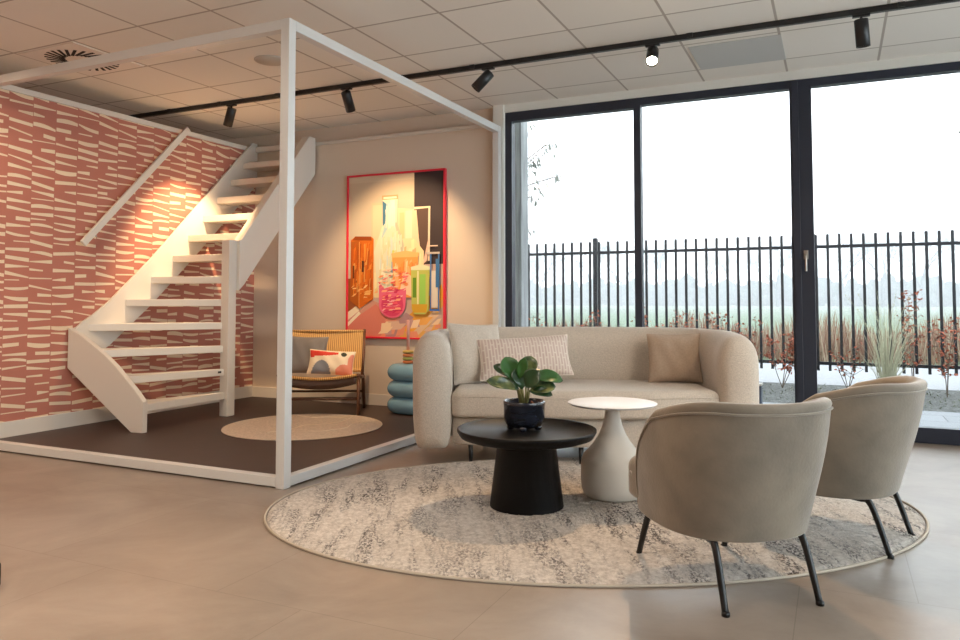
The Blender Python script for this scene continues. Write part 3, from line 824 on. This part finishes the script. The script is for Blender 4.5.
tub_chair('tub_chair', (-.06, 3.80, .0), face_rot(-.958, .287), 'taupe velvet tub chair further right, nearer the window, half behind the other')

# ------------------------------------------------------------------ rattan lounge chair
M_teak = mat('brown_wood', srgb(104, 68, 46), .45, noise=.2, nscale=5, stretch=(6, 6, 1))
def rattan_mat():
    m = mat('woven_cord', srgb(206, 160, 96), .75)
    nt = m.node_tree; N = nt.nodes; L = nt.links; b = N['Principled BSDF']; tc = N['Texture Coordinate']
    w = N.new('ShaderNodeTexWave'); w.bands_direction = 'X'; w.inputs['Scale'].default_value = 17; w.inputs['Distortion'].default_value = .5
    w2 = N.new('ShaderNodeTexWave'); w2.bands_direction = 'Z'; w2.inputs['Scale'].default_value = 30; w2.inputs['Distortion'].default_value = .5
    L.new(tc.outputs['Object'], w.inputs['Vector']); L.new(tc.outputs['Object'], w2.inputs['Vector'])
    ad = N.new('ShaderNodeMath'); ad.operation = 'MULTIPLY_ADD'; ad.inputs[1].default_value = .25
    L.new(w2.outputs['Fac'], ad.inputs[0]); L.new(w.outputs['Fac'], ad.inputs[2])
    rp = N.new('ShaderNodeValToRGB'); rp.color_ramp.elements[0].color = (*srgb(164, 112, 56), 1); rp.color_ramp.elements[0].position = .1; rp.color_ramp.elements[1].color = (*srgb(222, 178, 112), 1); rp.color_ramp.elements[1].position = .7
    L.new(ad.outputs[0], rp.inputs['Fac']); L.new(rp.outputs['Color'], b.inputs['Base Color'])
    bp = N.new('ShaderNodeBump'); bp.inputs['Distance'].default_value = .004; bp.inputs['Strength'].default_value = .7
    L.new(ad.outputs[0], bp.inputs['Height']); L.new(bp.outputs['Normal'], b.inputs['Normal'])
    return m
M_rat = rattan_mat()
M_dwood = mat('dark_wood', srgb(74, 50, 38), .5, noise=.2, nscale=5)
rcx = empty('lounge_chair', (-4.30, 5.73, .008), R(28), 'low wooden lounge chair with honey woven back beside the stairs', 'lounge chair')
HWc = .355
# back posts go from rear-top down to front; local: y forward = -Y (towards camera)
def rp_(x, y, z): return (x, y, z)
for sx in (-1, 1):
    MB().tube([(sx*HWc, -.20, 0), (sx*HWc, -.195, .20), (sx*HWc, -.185, .365)], [.014, .016, .015], 12).build('leg', M_teak, rcx)   # front leg
    MB().tube([(sx*HWc, .32, 0), (sx*HWc, .24, .2), (sx*HWc, .19, .34)], [.014, .016, .015], 12).build('leg', M_teak, rcx)
    MB().tube([(sx*(HWc), .12, .31), (sx*HWc, .22, .52), (sx*(HWc), .31, .755)], [.015, .016, .014], 12).build('back_post', M_teak, rcx)
    MB().tube([(sx*HWc, -.205, .365), (sx*HWc, .0, .33), (sx*HWc, .24, .31)], .017, 12).build('side_rail', M_teak, rcx)
for y_, z_ in ((-.19, .15), (.25, .17), (.03, .13)):
    MB().tube([(-HWc, y_, z_), (HWc, y_, z_)], .011, 10).build('stretcher', M_dwood, rcx)
# sagging seat : front rail curved, seat sheet
def sheet(p0, p1, sag, n=20, mrows=10, th=.012, sagdir=(0, 0, -1)):
    # p0,p1: centre lines (y,z) bottom->top; width in x
    vs = []; fs = []
    for s in (0, 1):
        for i in range(mrows+1):
            t = i/mrows
            y = p0[0]+(p1[0]-p0[0])*t; z = p0[1]+(p1[1]-p0[1])*t
            for j in range(n+1):
                u = j/n*2-1; g = sag*(1-u*u)
                vs.append((u*(HWc-.012), y+sagdir[1]*g, z+sagdir[2]*g-(th if s else 0)*abs(sagdir[2])+(th if s else 0)*abs(sagdir[1])))
    q = (mrows+1)*(n+1)
    for s in (0, 1):
        for i in range(mrows):
            for j in range(n):
                a = s*q+i*(n+1)+j; f = (a, a+1, a+n+2, a+n+1); fs.append(f if s == 0 else tuple(reversed(f)))
    for j in range(n):
        for i in (0, mrows):
            a = i*(n+1)+j; fs.append((a, a+1, a+1+q, a+q))
    return MB().add(vs, fs, 0, True)
sheet((-.19, .375), (.16, .325), .035).build('seat', M_rat, rcx)
sheet((.135, .36), (.30, .735), .02, sagdir=(0, 1, 0)).build('backrest', M_rat, rcx)
MB().tube([(-HWc, .305, .738), (HWc, .305, .738)], .014, 10).build('top_rail', M_rat, rcx)
# dark deep front apron below the woven edge
fr_pts = [(x/10*(HWc-.018), 0, .352-.035*(1-(x/10)**2)) for x in range(-10, 11)]
ap = MB(); vs = []
for x, _, z in fr_pts:
    for yy in (-.206, -.19): vs += [(x, yy, z+.0), (x, yy, z-.062-.018*(1-(x/HWc)**2))]
fs = []
for k in range(20):
    a = k*4; b = a+4
    fs += [(a, a+1, b+1, b), (a+2, b+2, b+3, a+3), (a, b, b+2, a+2), (a+1, a+3, b+3, b+1)]
fs += [(0, 2, 3, 1), (80, 81, 83, 82)]
ap.add(vs, fs, 0, True); ap.build('front_apron', M_dwood, rcx)
MB().tube([(x, -.2, z+.014) for x, _, z in fr_pts], .014, 10).build('front_rail', M_rat, rcx)
M_greyc = mat('grey_linen', srgb(126, 120, 116), .95, bump=.3, bscale=200)
pillow('cushion', .40, .36, .11, Vector((-4.483, 5.712, .535)), R(28), R(-20), R(2), 'grey square cushion in the left of the woven lounge chair', [M_greyc], pip=M_greyc)
cs = [paint(srgb(236, 220, 194)), paint(srgb(206, 56, 44)), paint(srgb(132, 136, 146)), paint(srgb(226, 144, 120)), paint(srgb(34, 42, 30))]
def absfn(u, v):
    w = u; z = v
    if (z > .70-.02*math.sin(w*6) and w < .62 and z < .95-.12*w and z > .62+.30*(w-.12)) or (w < .15 and .62 < z < .92 and w > .02): return 1
    if ((w-.32)/.19)**2+((z-.05)/.48)**2 < 1 and w > .08: return 2
    if ((w-.735)/.065)**2+((z-.80-.3*(w-.735)*-1)/.10)**2 < 1: return 4
    if ((w-.80)/.20)**2+((z-.12)/.30)**2 < 1 or ((w-.95)/.10)**2+((z-.45)/.38)**2 < 1: return 3
    return 0
pillow('cushion', .42, .235, .10, Vector((-4.202, 5.737, .47)), R(28), R(-22), R(4), 'oblong cream cushion with red, grey and pink abstract shapes', cs, n=56, matfn=absfn, pip=paint(srgb(236, 222, 200)))

# ------------------------------------------------------------------ blue bubble side table
bl = empty('bubble_side_table', (-3.55, 6.07, .008), R(-10), 'pale blue glossy side table of stacked puffy rolls behind the sofa', 'side table')
M_blue = mat('blue_glaze', srgb(116, 160, 186), .25, coat=.3)
def soft_rect(w, d, n=48, p=3.2):
    o = []
    for i in range(n):
        a = 2*PI*i/n; c, s = math.cos(a), math.sin(a)
        o.append((w*math.copysign(abs(c)**(2/p), c), d*math.copysign(abs(s)**(2/p), s)))
    return o
for k in range(3):
    m = MB(); n = 48; prof = []
    z0 = .0+k*.15; hh = .155
    vs = []; fs = []
    K = 14
    for q in range(K+1):
        a = -PI/2+PI*q/K; ins = (1-math.cos(a))*.075; z = z0+hh/2+hh/2*math.sin(a)
        for (x, y) in soft_rect(.21-ins, .17-ins, n): vs.append((x, y, z))
    for q in range(K):
        for i in range(n):
            j = (i+1) % n; fs.append((q*n+i, q*n+j, (q+1)*n+j, (q+1)*n+i))
    fs.append(tuple(range(n-1, -1, -1))); fs.append(tuple(K*n+i for i in range(n)))
    m.add(vs, fs, 0, True); o = m.build('puffy_roll', M_blue, bl)
# candle holder
ch = empty('candle_holder', (-3.56, 6.03, .4635), 0, 'stacked striped disc candle holder with pink candle on the blue table', 'candle holder')
cols = [srgb(196, 110, 62), srgb(150, 156, 84), srgb(206, 130, 84), srgb(184, 160, 90)]
for k in range(4):
    MB().lathe([(.02, .0), (.045, .004), (.052, .015), (.045, .027), (.02, .030)], 28, c=(0, 0, k*.031)).build('disc', mat('disc_%d' % k, cols[k], .5), ch)
cd = MB().lathe([(.015, .1245), (.014, .39), (.011, .40), (.003, .403)], 16).build('candle', mat('pink_wax', srgb(222, 164, 150), .5), ch)
MB().tube([(0, 0, .402), (.001, 0, .415)], .0012, 6).build('wick', M_black, cd)

# ------------------------------------------------------------------ small odds
tag(MB().box(-.06, .06, -.09, .09, .0, .09).build('black_base', mat('black_block', srgb(18, 20, 22), .5), loc=(-2.845, 1.72, 0), bevel=.01), 'small black block foot on the floor at the left picture edge', 'furniture foot')
cn = empty('floor_convector', (-.93, 6.27, 0), 0, 'low dark blue-grey convector with pale top behind the sofa', 'radiator')
MB().box(-.40, .40, -.05, .05, .0, .385).build('body', mat('blue_grey_metal', srgb(66, 78, 96), .5), cn, bevel=.004)
MB().box(-.405, .405, -.055, .055, .386, .402).build('top_cover', M_white2, cn, bevel=.003)
# sticker / leaf at right window
stk = MB(); stk.prism([(0, 0), (.03, .04), (.02, .07), (.05, .085), (.10, .05), (.16, .06), (.10, -.02), (.05, -.03)], 'y', 0, .002, 0)
stk.prism([(.022, .066), (.028, .082), (.055, .088), (.05, .078)], 'y', -.001, -.0002, 1)
tag(stk.build('window_sticker', [paint(srgb(28, 44, 40)), paint(srgb(40, 110, 190))], loc=(.838, YW+.052, 2.27)), 'small dark green jagged sticker with blue tip high on the right pane', 'sticker')

# ================================================================== OUTSIDE
G0 = -.05
M_pave = mat('pale_paving', srgb(196, 198, 200), .8, noise=.08, nscale=6)
def pave_mat():
    m = mat('pale_paving_slabs', srgb(190, 190, 190), .8)
    nt = m.node_tree; N = nt.nodes; L = nt.links; b = N['Principled BSDF']; tc = N['Texture Coordinate']
    br = N.new('ShaderNodeTexBrick'); br.inputs['Scale'].default_value = 1; br.inputs['Brick Width'].default_value = .6; br.inputs['Row Height'].default_value = .4; br.inputs['Mortar Size'].default_value = .006
    br.inputs['Color1'].default_value = (*srgb(128, 130, 133), 1); br.inputs['Color2'].default_value = (*srgb(120, 122, 125), 1); br.inputs['Mortar'].default_value = (*srgb(84, 84, 86), 1)
    L.new(tc.outputs['Object'], br.inputs['Vector']); L.new(br.outputs['Color'], b.inputs['Base Color']); return m
struct(MB().box(-14, 14, YW+.21, 8.7, G0-.1, G0).build('ground_paving', pave_mat()))
struct(MB().box(-14, 14, 8.7, 10.75, G0-.1, G0+.0).build('ground_bed', mat('gravel_soil', srgb(104, 104, 102), .95, col2=srgb(48, 50, 44), nscale=30, bump=1, bscale=60, bdist=.03)))
struct(MB().box(-30, 30, 10.75, 14.0, G0-.1, G0+.005).build('ground_path', mat('pale_gravel', srgb(132, 132, 134), .9, noise=.08, nscale=30)))
struct(MB().box(-400, 400, 14.0, 420, G0-.15, G0).build('ground_field', mat('meadow', srgb(82, 98, 72), .95, noise=.12, nscale=.25)))

# fence
M_fence = mat('fence_black', srgb(20, 22, 28), .5)
fe = empty('metal_fence', (-1.2, 10.5, G0), 0, 'black metal picket fence outside beyond the planting bed', 'fence')
def rel(m): m.v = [(x+1.2, y-10.5, z-G0) for x, y, z in m.v]; return m
for z in (1.72, .25):
    rel(MB().box(-5.2, 3.2, 10.485, 10.515, z-.02, z+.02)).build('rail', M_fence, fe)
sp_ = .1347; k0 = -.21
for i in range(-33, 25):
    x = k0+sp_*i
    if abs(x+3.10) < .05 or abs(x+.40) < .05 or abs(x-2.3) < .05: continue
    rel(MB().box(x-.016, x+.016, 10.462, 10.484, .16, 1.875)).build('picket', M_fence, fe)
for x in (-3.10, -.40, 2.30):
    rel(MB().box(x-.03, x+.03, 10.47, 10.53, G0, 1.93)).build('post', M_fence, fe)

# reeds beyond fence (uncountable)
rr = random.Random(12)
def reed_field():
    m = MB()
    for i in range(9000):
        x = rr.uniform(-9, 9); y = rr.uniform(14.6, 17.2)
        h = rr.uniform(.35, .95)*(0.65+.35*math.sin(x*1.3+2)**2)*(1.0 if x > -3 else .8)
        w = rr.uniform(.006, .014); lx = rr.uniform(-.12, .12); ly = rr.uniform(-.05, .05)
        a = rr.uniform(0, PI); cx, cy = math.cos(a)*w, math.sin(a)*w
        m.add([(x-cx, y-cy, G0), (x+cx, y+cy, G0), (x+lx+cx*.6, y+ly+cy*.6, G0+h*.8), (x+lx-cx*.6, y+ly-cy*.6, G0+h*.8), (x+lx*1.4, y+ly*1.4, G0+h)], [(0, 1, 2, 3), (3, 2, 4)], rr.choice([0, 0, 1, 2]))
    return m
tag(reed_field().build('dry_reeds', [mat('reed_tan', srgb(128, 102, 82), .9), mat('reed_pink', srgb(122, 88, 74), .9), mat('reed_pale', srgb(146, 128, 108), .9)]), 'band of tall dry brown reeds growing beyond the fence', 'reeds', kind='stuff')

# young beech plants along fence
M_bark = mat('bark', srgb(92, 80, 70), .9); M_beech = mat('russet_leaves', srgb(142, 72, 48), .8, noise=.2, nscale=30); M_greenleaf = mat('yellow_green_leaves', srgb(150, 160, 90), .8)
def quadleaf(m, p, d, l, w, mi=0):
    d = d.normalized(); s = d.cross(Vector((rr.uniform(-1, 1), rr.uniform(-1, 1), rr.uniform(-1, 1)))).normalized()
    m.add([p, p+d*l*.5+s*w*.5, p+d*l, p+d*l*.5-s*w*.5], [(0, 1, 2, 3)], mi)
def shrub(x, y, h, dens, label, sprd=.3, lo=.25):
    e = empty('beech_sapling', (x, y, G0), rr.uniform(0, 6), label, 'shrub', 'russet saplings along the fence')
    st_ = MB(); lf = MB()
    for b in range(4):
        a = rr.uniform(0, 2*PI); tip = Vector((math.cos(a)*sprd*rr.uniform(.2, .8), math.sin(a)*sprd*.5, h*rr.uniform(.7, 1)))
        mid = tip*.5+Vector((rr.uniform(-.05, .05), rr.uniform(-.03, .03), 0))
        P_ = catmull([(0, 0, 0), mid, tip], 6); st_.tube(P_, [.006-.0004*i for i in range(len(P_))], 5)
        for t in range(len(P_)):
            if P_[t].z < h*lo: continue
            for q in range(2):
                d = Vector((rr.uniform(-1, 1), rr.uniform(-.6, .6), rr.uniform(-.1, .8))).normalized(); L_ = rr.uniform(.05, .16)
                st_.tube([P_[t], P_[t]+d*L_], [.0025, .0015], 4)
                for z in range(dens):
                    quadleaf(lf, P_[t]+d*L_*rr.uniform(.3, 1.05), Vector((rr.uniform(-1, 1), rr.uniform(-1, 1), rr.uniform(-.6, .6))), rr.uniform(.03, .055), rr.uniform(.02, .032))
    st_.build('stem', M_bark, e); lf.build('foliage', M_beech, e)
    return e
pl = [(-.62, 10.2, .75, 7, 'dense russet sapling seen just left of the wide mullion'), (.12, 10.2, .6, 1, 'bare thin sapling just right of the wide mullion'), (.80, 10.1, 1.15, 3, 'tall russet sapling right of the pale grass clump'),
      (1.12, 10.0, .85, 3, 'low russet sapling near the right picture edge'), (1.52, 10.1, 1.0, 2, 'russet sapling cut by the right picture edge'), (-1.02, 10.2, .85, 2, 'sparse russet sapling above the sofa right arm'), (-1.45, 10.2, .95, 2, 'russet sapling left of the sofa right arm'),
      (-1.85, 10.2, .95, 2, 'russet sapling just right of the thin window mullion'), (-2.2, 10.2, .95, 2, 'russet sapling just behind the thin window mullion'), (-3.0, 10.2, .95, 2, 'russet sapling beside the thick fence post'), (-3.75, 10.2, .9, 1, 'thin sapling low by the timber post')]
for p in pl: shrub(*p)
# grass clump
gm = MB()
for i in range(150):
    a = rr.uniform(0, 2*PI); h = rr.uniform(.35, 1.1)*(1 if i % 5 else 1.15); r0 = rr.uniform(0, .06); sp2 = rr.uniform(.03, .30)
    d = Vector((math.cos(a), math.sin(a), 0)); sd = Vector((1, 0, 0))*.0032
    P_ = [d*r0, d*(r0+sp2*.3)+Vector((0, 0, h*.5)), d*(r0+sp2*.8)+Vector((0, 0, h*.85)), d*(r0+sp2*1.25)+Vector((0, 0, h*1.0))]
    vs = []
    for k, p in enumerate(P_): vs += [p-sd*(1-.28*k), p+sd*(1-.28*k)]
    gm.add(vs, [(0, 1, 3, 2), (2, 3, 5, 4), (4, 5, 7, 6)], 0)
    if i % 5 == 0:
        for q in range(14):
            quadleaf(gm, P_[3]+(P_[2]-P_[3])*rr.random(), Vector((rr.uniform(-1, 1), rr.uniform(-1, 1), 1.2)), .03, .006)
tag(gm.build('ornamental_grass', mat('straw_grass', srgb(168, 166, 140), .9), loc=(.50, 9.6, G0)), 'feathery pale green ornamental grass clump before the fence', 'grass clump')

# low weeds in bed
wm = MB()
for i in range(1400):
    x = rr.uniform(-5, 5); y = rr.uniform(8.8, 10.7)
    quadleaf(wm, Vector((x, y, G0)), Vector((rr.uniform(-1, 1), rr.uniform(-1, 1), rr.uniform(.3, 1))), rr.uniform(.02, .05), .012)
tag(wm.build('bed_weeds', mat('weed_green', srgb(92, 96, 76), .9)), 'sparse low weeds and litter scattered over the gravel bed', 'weeds', kind='stuff')

# overhanging tree outside left
M_grl = mat('grey_green_leaf', srgb(112, 116, 108), .8)
tb = empty('outdoor_tree', (-4.57, 8.6, G0), 0, 'tree with drooping leafy twigs outside, beyond the timber post', 'tree')
tm = MB(); tm.tube([(0, 0, 0), (.05, 0, 1.5), (0, .05, 3.2), (.1, 0, 4.4)], [.09, .07, .05, .02], 10)
lm = MB()
brs = [((0, 0, 2.4), (.75, -.1, 3.0), (1.20, -.1, 3.32)), ((0, 0, 2.1), (.9, -.1, 2.6), (1.54, -.1, 3.02)), ((0, 0, 2.0), (.8, 0, 2.45), (1.30, -.05, 2.85)), ((0, 0, 1.9), (.9, 0, 2.4), (1.52, 0, 2.58)), ((0, 0, 1.8), (.7, 0, 2.2), (1.20, 0, 2.36)), ((0, 0, 2.4), (-.5, .2, 2.9), (-.9, .2, 3.2)), ((0, 0, 2.6), (.3, .5, 3.2), (.5, .7, 3.5)), ((0, 0, 1.6), (.7, 0, 1.9), (1.15, 0, 1.96))]
for br in brs:
    P_ = catmull([Vector(p) for p in br], 9)
    tm.tube(P_, [.016-.0006*i for i in range(len(P_))], 5)
    for k in range(9, len(P_)):
        for q in range(2):
            d = Vector((rr.uniform(.1, .8), rr.uniform(-.5, .5), rr.uniform(-.9, .3))).normalized(); L_ = rr.uniform(.08, .2)
            tm.tube([P_[k], P_[k]+d*L_], [.004, .002], 4)
            for z in range(3): quadleaf(lm, P_[k]+d*L_*rr.uniform(.3, 1), Vector((rr.uniform(-.3, .6), rr.uniform(-.3, .3), -1)), rr.uniform(.06, .11), .022)
tm.build('trunk', M_bark, tb); lm.build('foliage', M_grl, tb)

# distant trees, bare crowns
M_dtree = mat('winter_wood', srgb(66, 68, 70), .95)
def far_tree(seed, h):
    r = random.Random(seed); m = MB(); tw = []
    def grow(p, d, l, rad, dep):
        q = p+d*l; m.tube([p, q], [rad, rad*.7], 4, smooth=False)
        if dep == 0:
            return
        for k in range(3 if dep > 1 else 4):
            nd = (d+Vector((r.uniform(-1, 1), r.uniform(-1, 1), r.uniform(-.25, .7)))*.75).normalized()
            grow(q if k else p+d*l*.7, nd, l*r.uniform(.6, .8), rad*.6, dep-1)
    grow(Vector((0, 0, 0)), Vector((0, 0, 1)), h*.28, h*.017, 6)
    return m
protos = []
for k in range(3):
    o = far_tree(40+k, 14).build('bare_tree', M_dtree); protos.append(o)
M_hedge = mat('dark_thicket', srgb(62, 70, 60), .95)
def place(o, x, y, s, rz, group, label, cat):
    o.location = (x, y, G0); o.scale = (s, s, s); o.rotation_euler = (0, 0, rz); tag(o, label, cat, group)
for i in range(24):
    src = protos[i % 3]
    o = src if i < 3 else src.copy()
    if i >= 3: COL.objects.link(o)
    place(o, -112+6.2*i+rr.uniform(-1.5, 1.5), 124+rr.uniform(-6, 4), rr.uniform(.75, 1.0), rr.uniform(0, 6), 'bare trees across the field', 'bare winter tree faint in the fog across the field', 'tree')
# thicket mass: lumpy bushes
def bush_mesh(seed):
    r = random.Random(seed); m = MB()
    for q in range(45):
        a = r.uniform(0, 2*PI); rd = r.uniform(0, 3.2); c = Vector((rd*math.cos(a), rd*math.sin(a)*.6, r.uniform(.6, 4.2)*(1-.1*rd)))
        rad = r.uniform(.7, 1.2); vs = []
        n1, n2 = 6, 8
        for i in range(n1+1):
            for j in range(n2):
                th = PI*i/n1; ph = 2*PI*j/n2; k = rad*r.uniform(.8, 1.15)
                vs.append(c+Vector((math.sin(th)*math.cos(ph), math.sin(th)*math.sin(ph), math.cos(th)))*k)
        fs = [(i*n2+j, (i+1)*n2+j, (i+1)*n2+(j+1) % n2, i*n2+(j+1) % n2) for i in range(n1) for j in range(n2)]
        m.add([(v.x, v.y, max(0, v.z)) for v in vs], fs)
    return m
tk = MB()
for i in range(50):
    b_ = bush_mesh(60+i); k = rr.uniform(.75, 1.1); ox = -122+3.1*i+rr.uniform(-1, 1); oy = 136+rr.uniform(-2, 2)
    tk.add([(x*k+ox, y*k+oy, z*k+G0) for x, y, z in b_.v], b_.f)
tag(tk.build('thicket', M_hedge), 'long dark thicket hazy in the fog at the far field edge', 'thicket', kind='stuff')

# fog
fm = bpy.data.materials.new('fog'); fm.use_nodes = True; nt = fm.node_tree; nt.nodes.clear()
o_ = nt.nodes.new('ShaderNodeOutputMaterial'); v_ = nt.nodes.new('ShaderNodeVolumeScatter'); v_.inputs['Color'].default_value = (.93, .97, 1, 1); v_.inputs['Density'].default_value = .0085
v_.inputs['Anisotropy'].default_value = 0.0
nt.links.new(v_.outputs[0], o_.inputs['Volume'])
fg = MB().box(-200, 120, 18, 190, G0+.02, 22).build('fog', fm); fg['kind'] = 'structure'

# ================================================================== LIGHT
w = bpy.data.worlds.new('world'); scn.world = w; w.use_nodes = True
bg = w.node_tree.nodes['Background']; bg.inputs['Color'].default_value = (.86, .94, 1.0, 1); bg.inputs['Strength'].default_value = 2.8
def down(x, y, p, sz=R(110), col=(1, .76, .52), tgt=None):
    L = bpy.data.lights.new('unseen_ceiling_lamp', 'SPOT'); L.energy = p*.42; L.color = col; L.spot_size = sz; L.spot_blend = .8; L.shadow_soft_size = .06
    o = bpy.data.objects.new('unseen_ceiling_lamp', L); COL.objects.link(o); o.location = (x, y, ZC-.06)
    if tgt: o.rotation_euler = Vector((0, 0, -1)).rotation_difference((Vector(tgt)-o.location).normalized()).to_euler()
down(-3.6, 1.2, 130); down(-1.6, .2, 110); down(-5.0, .0, 120); down(-3, -2.5, 120); down(-1.2, -3, 120)
down(-4.6, 2.3, 120, R(80), tgt=(-5.7, 3.6, 1.2))
down(-7.4, 3.6, 260); down(-7.4, .8, 200)  # unseen pair added behind the partition to brighten the ceiling there
down(1.6, 3.2, 150, R(60), tgt=(-.6, 5.3, .5))
for k, (x, y, c, p) in enumerate([(-4.0, 1.6, (1, .82, .64), 22), (-1.6, 1.6, (1, .88, .76), 22), (-4.0, -1.4, (1, .82, .64), 22), (-1.0, -1.4, (1, .92, .84), 26)]):  # area fills added behind the camera to lift the interior; no fixtures modelled
    L = bpy.data.lights.new('fill_area_light', 'AREA'); L.shape = 'SQUARE'; L.size = .58; L.energy = p*.5; L.color = c
    o = bpy.data.objects.new('fill_area_light', L); COL.objects.link(o); o.location = (x, y, ZC-.02)
scn.view_settings.view_transform = 'Standard'; scn.view_settings.look = 'None'; scn.view_settings.gamma = 1
scn.view_settings.exposure = 1.08; scn.view_settings.use_curve_mapping = False
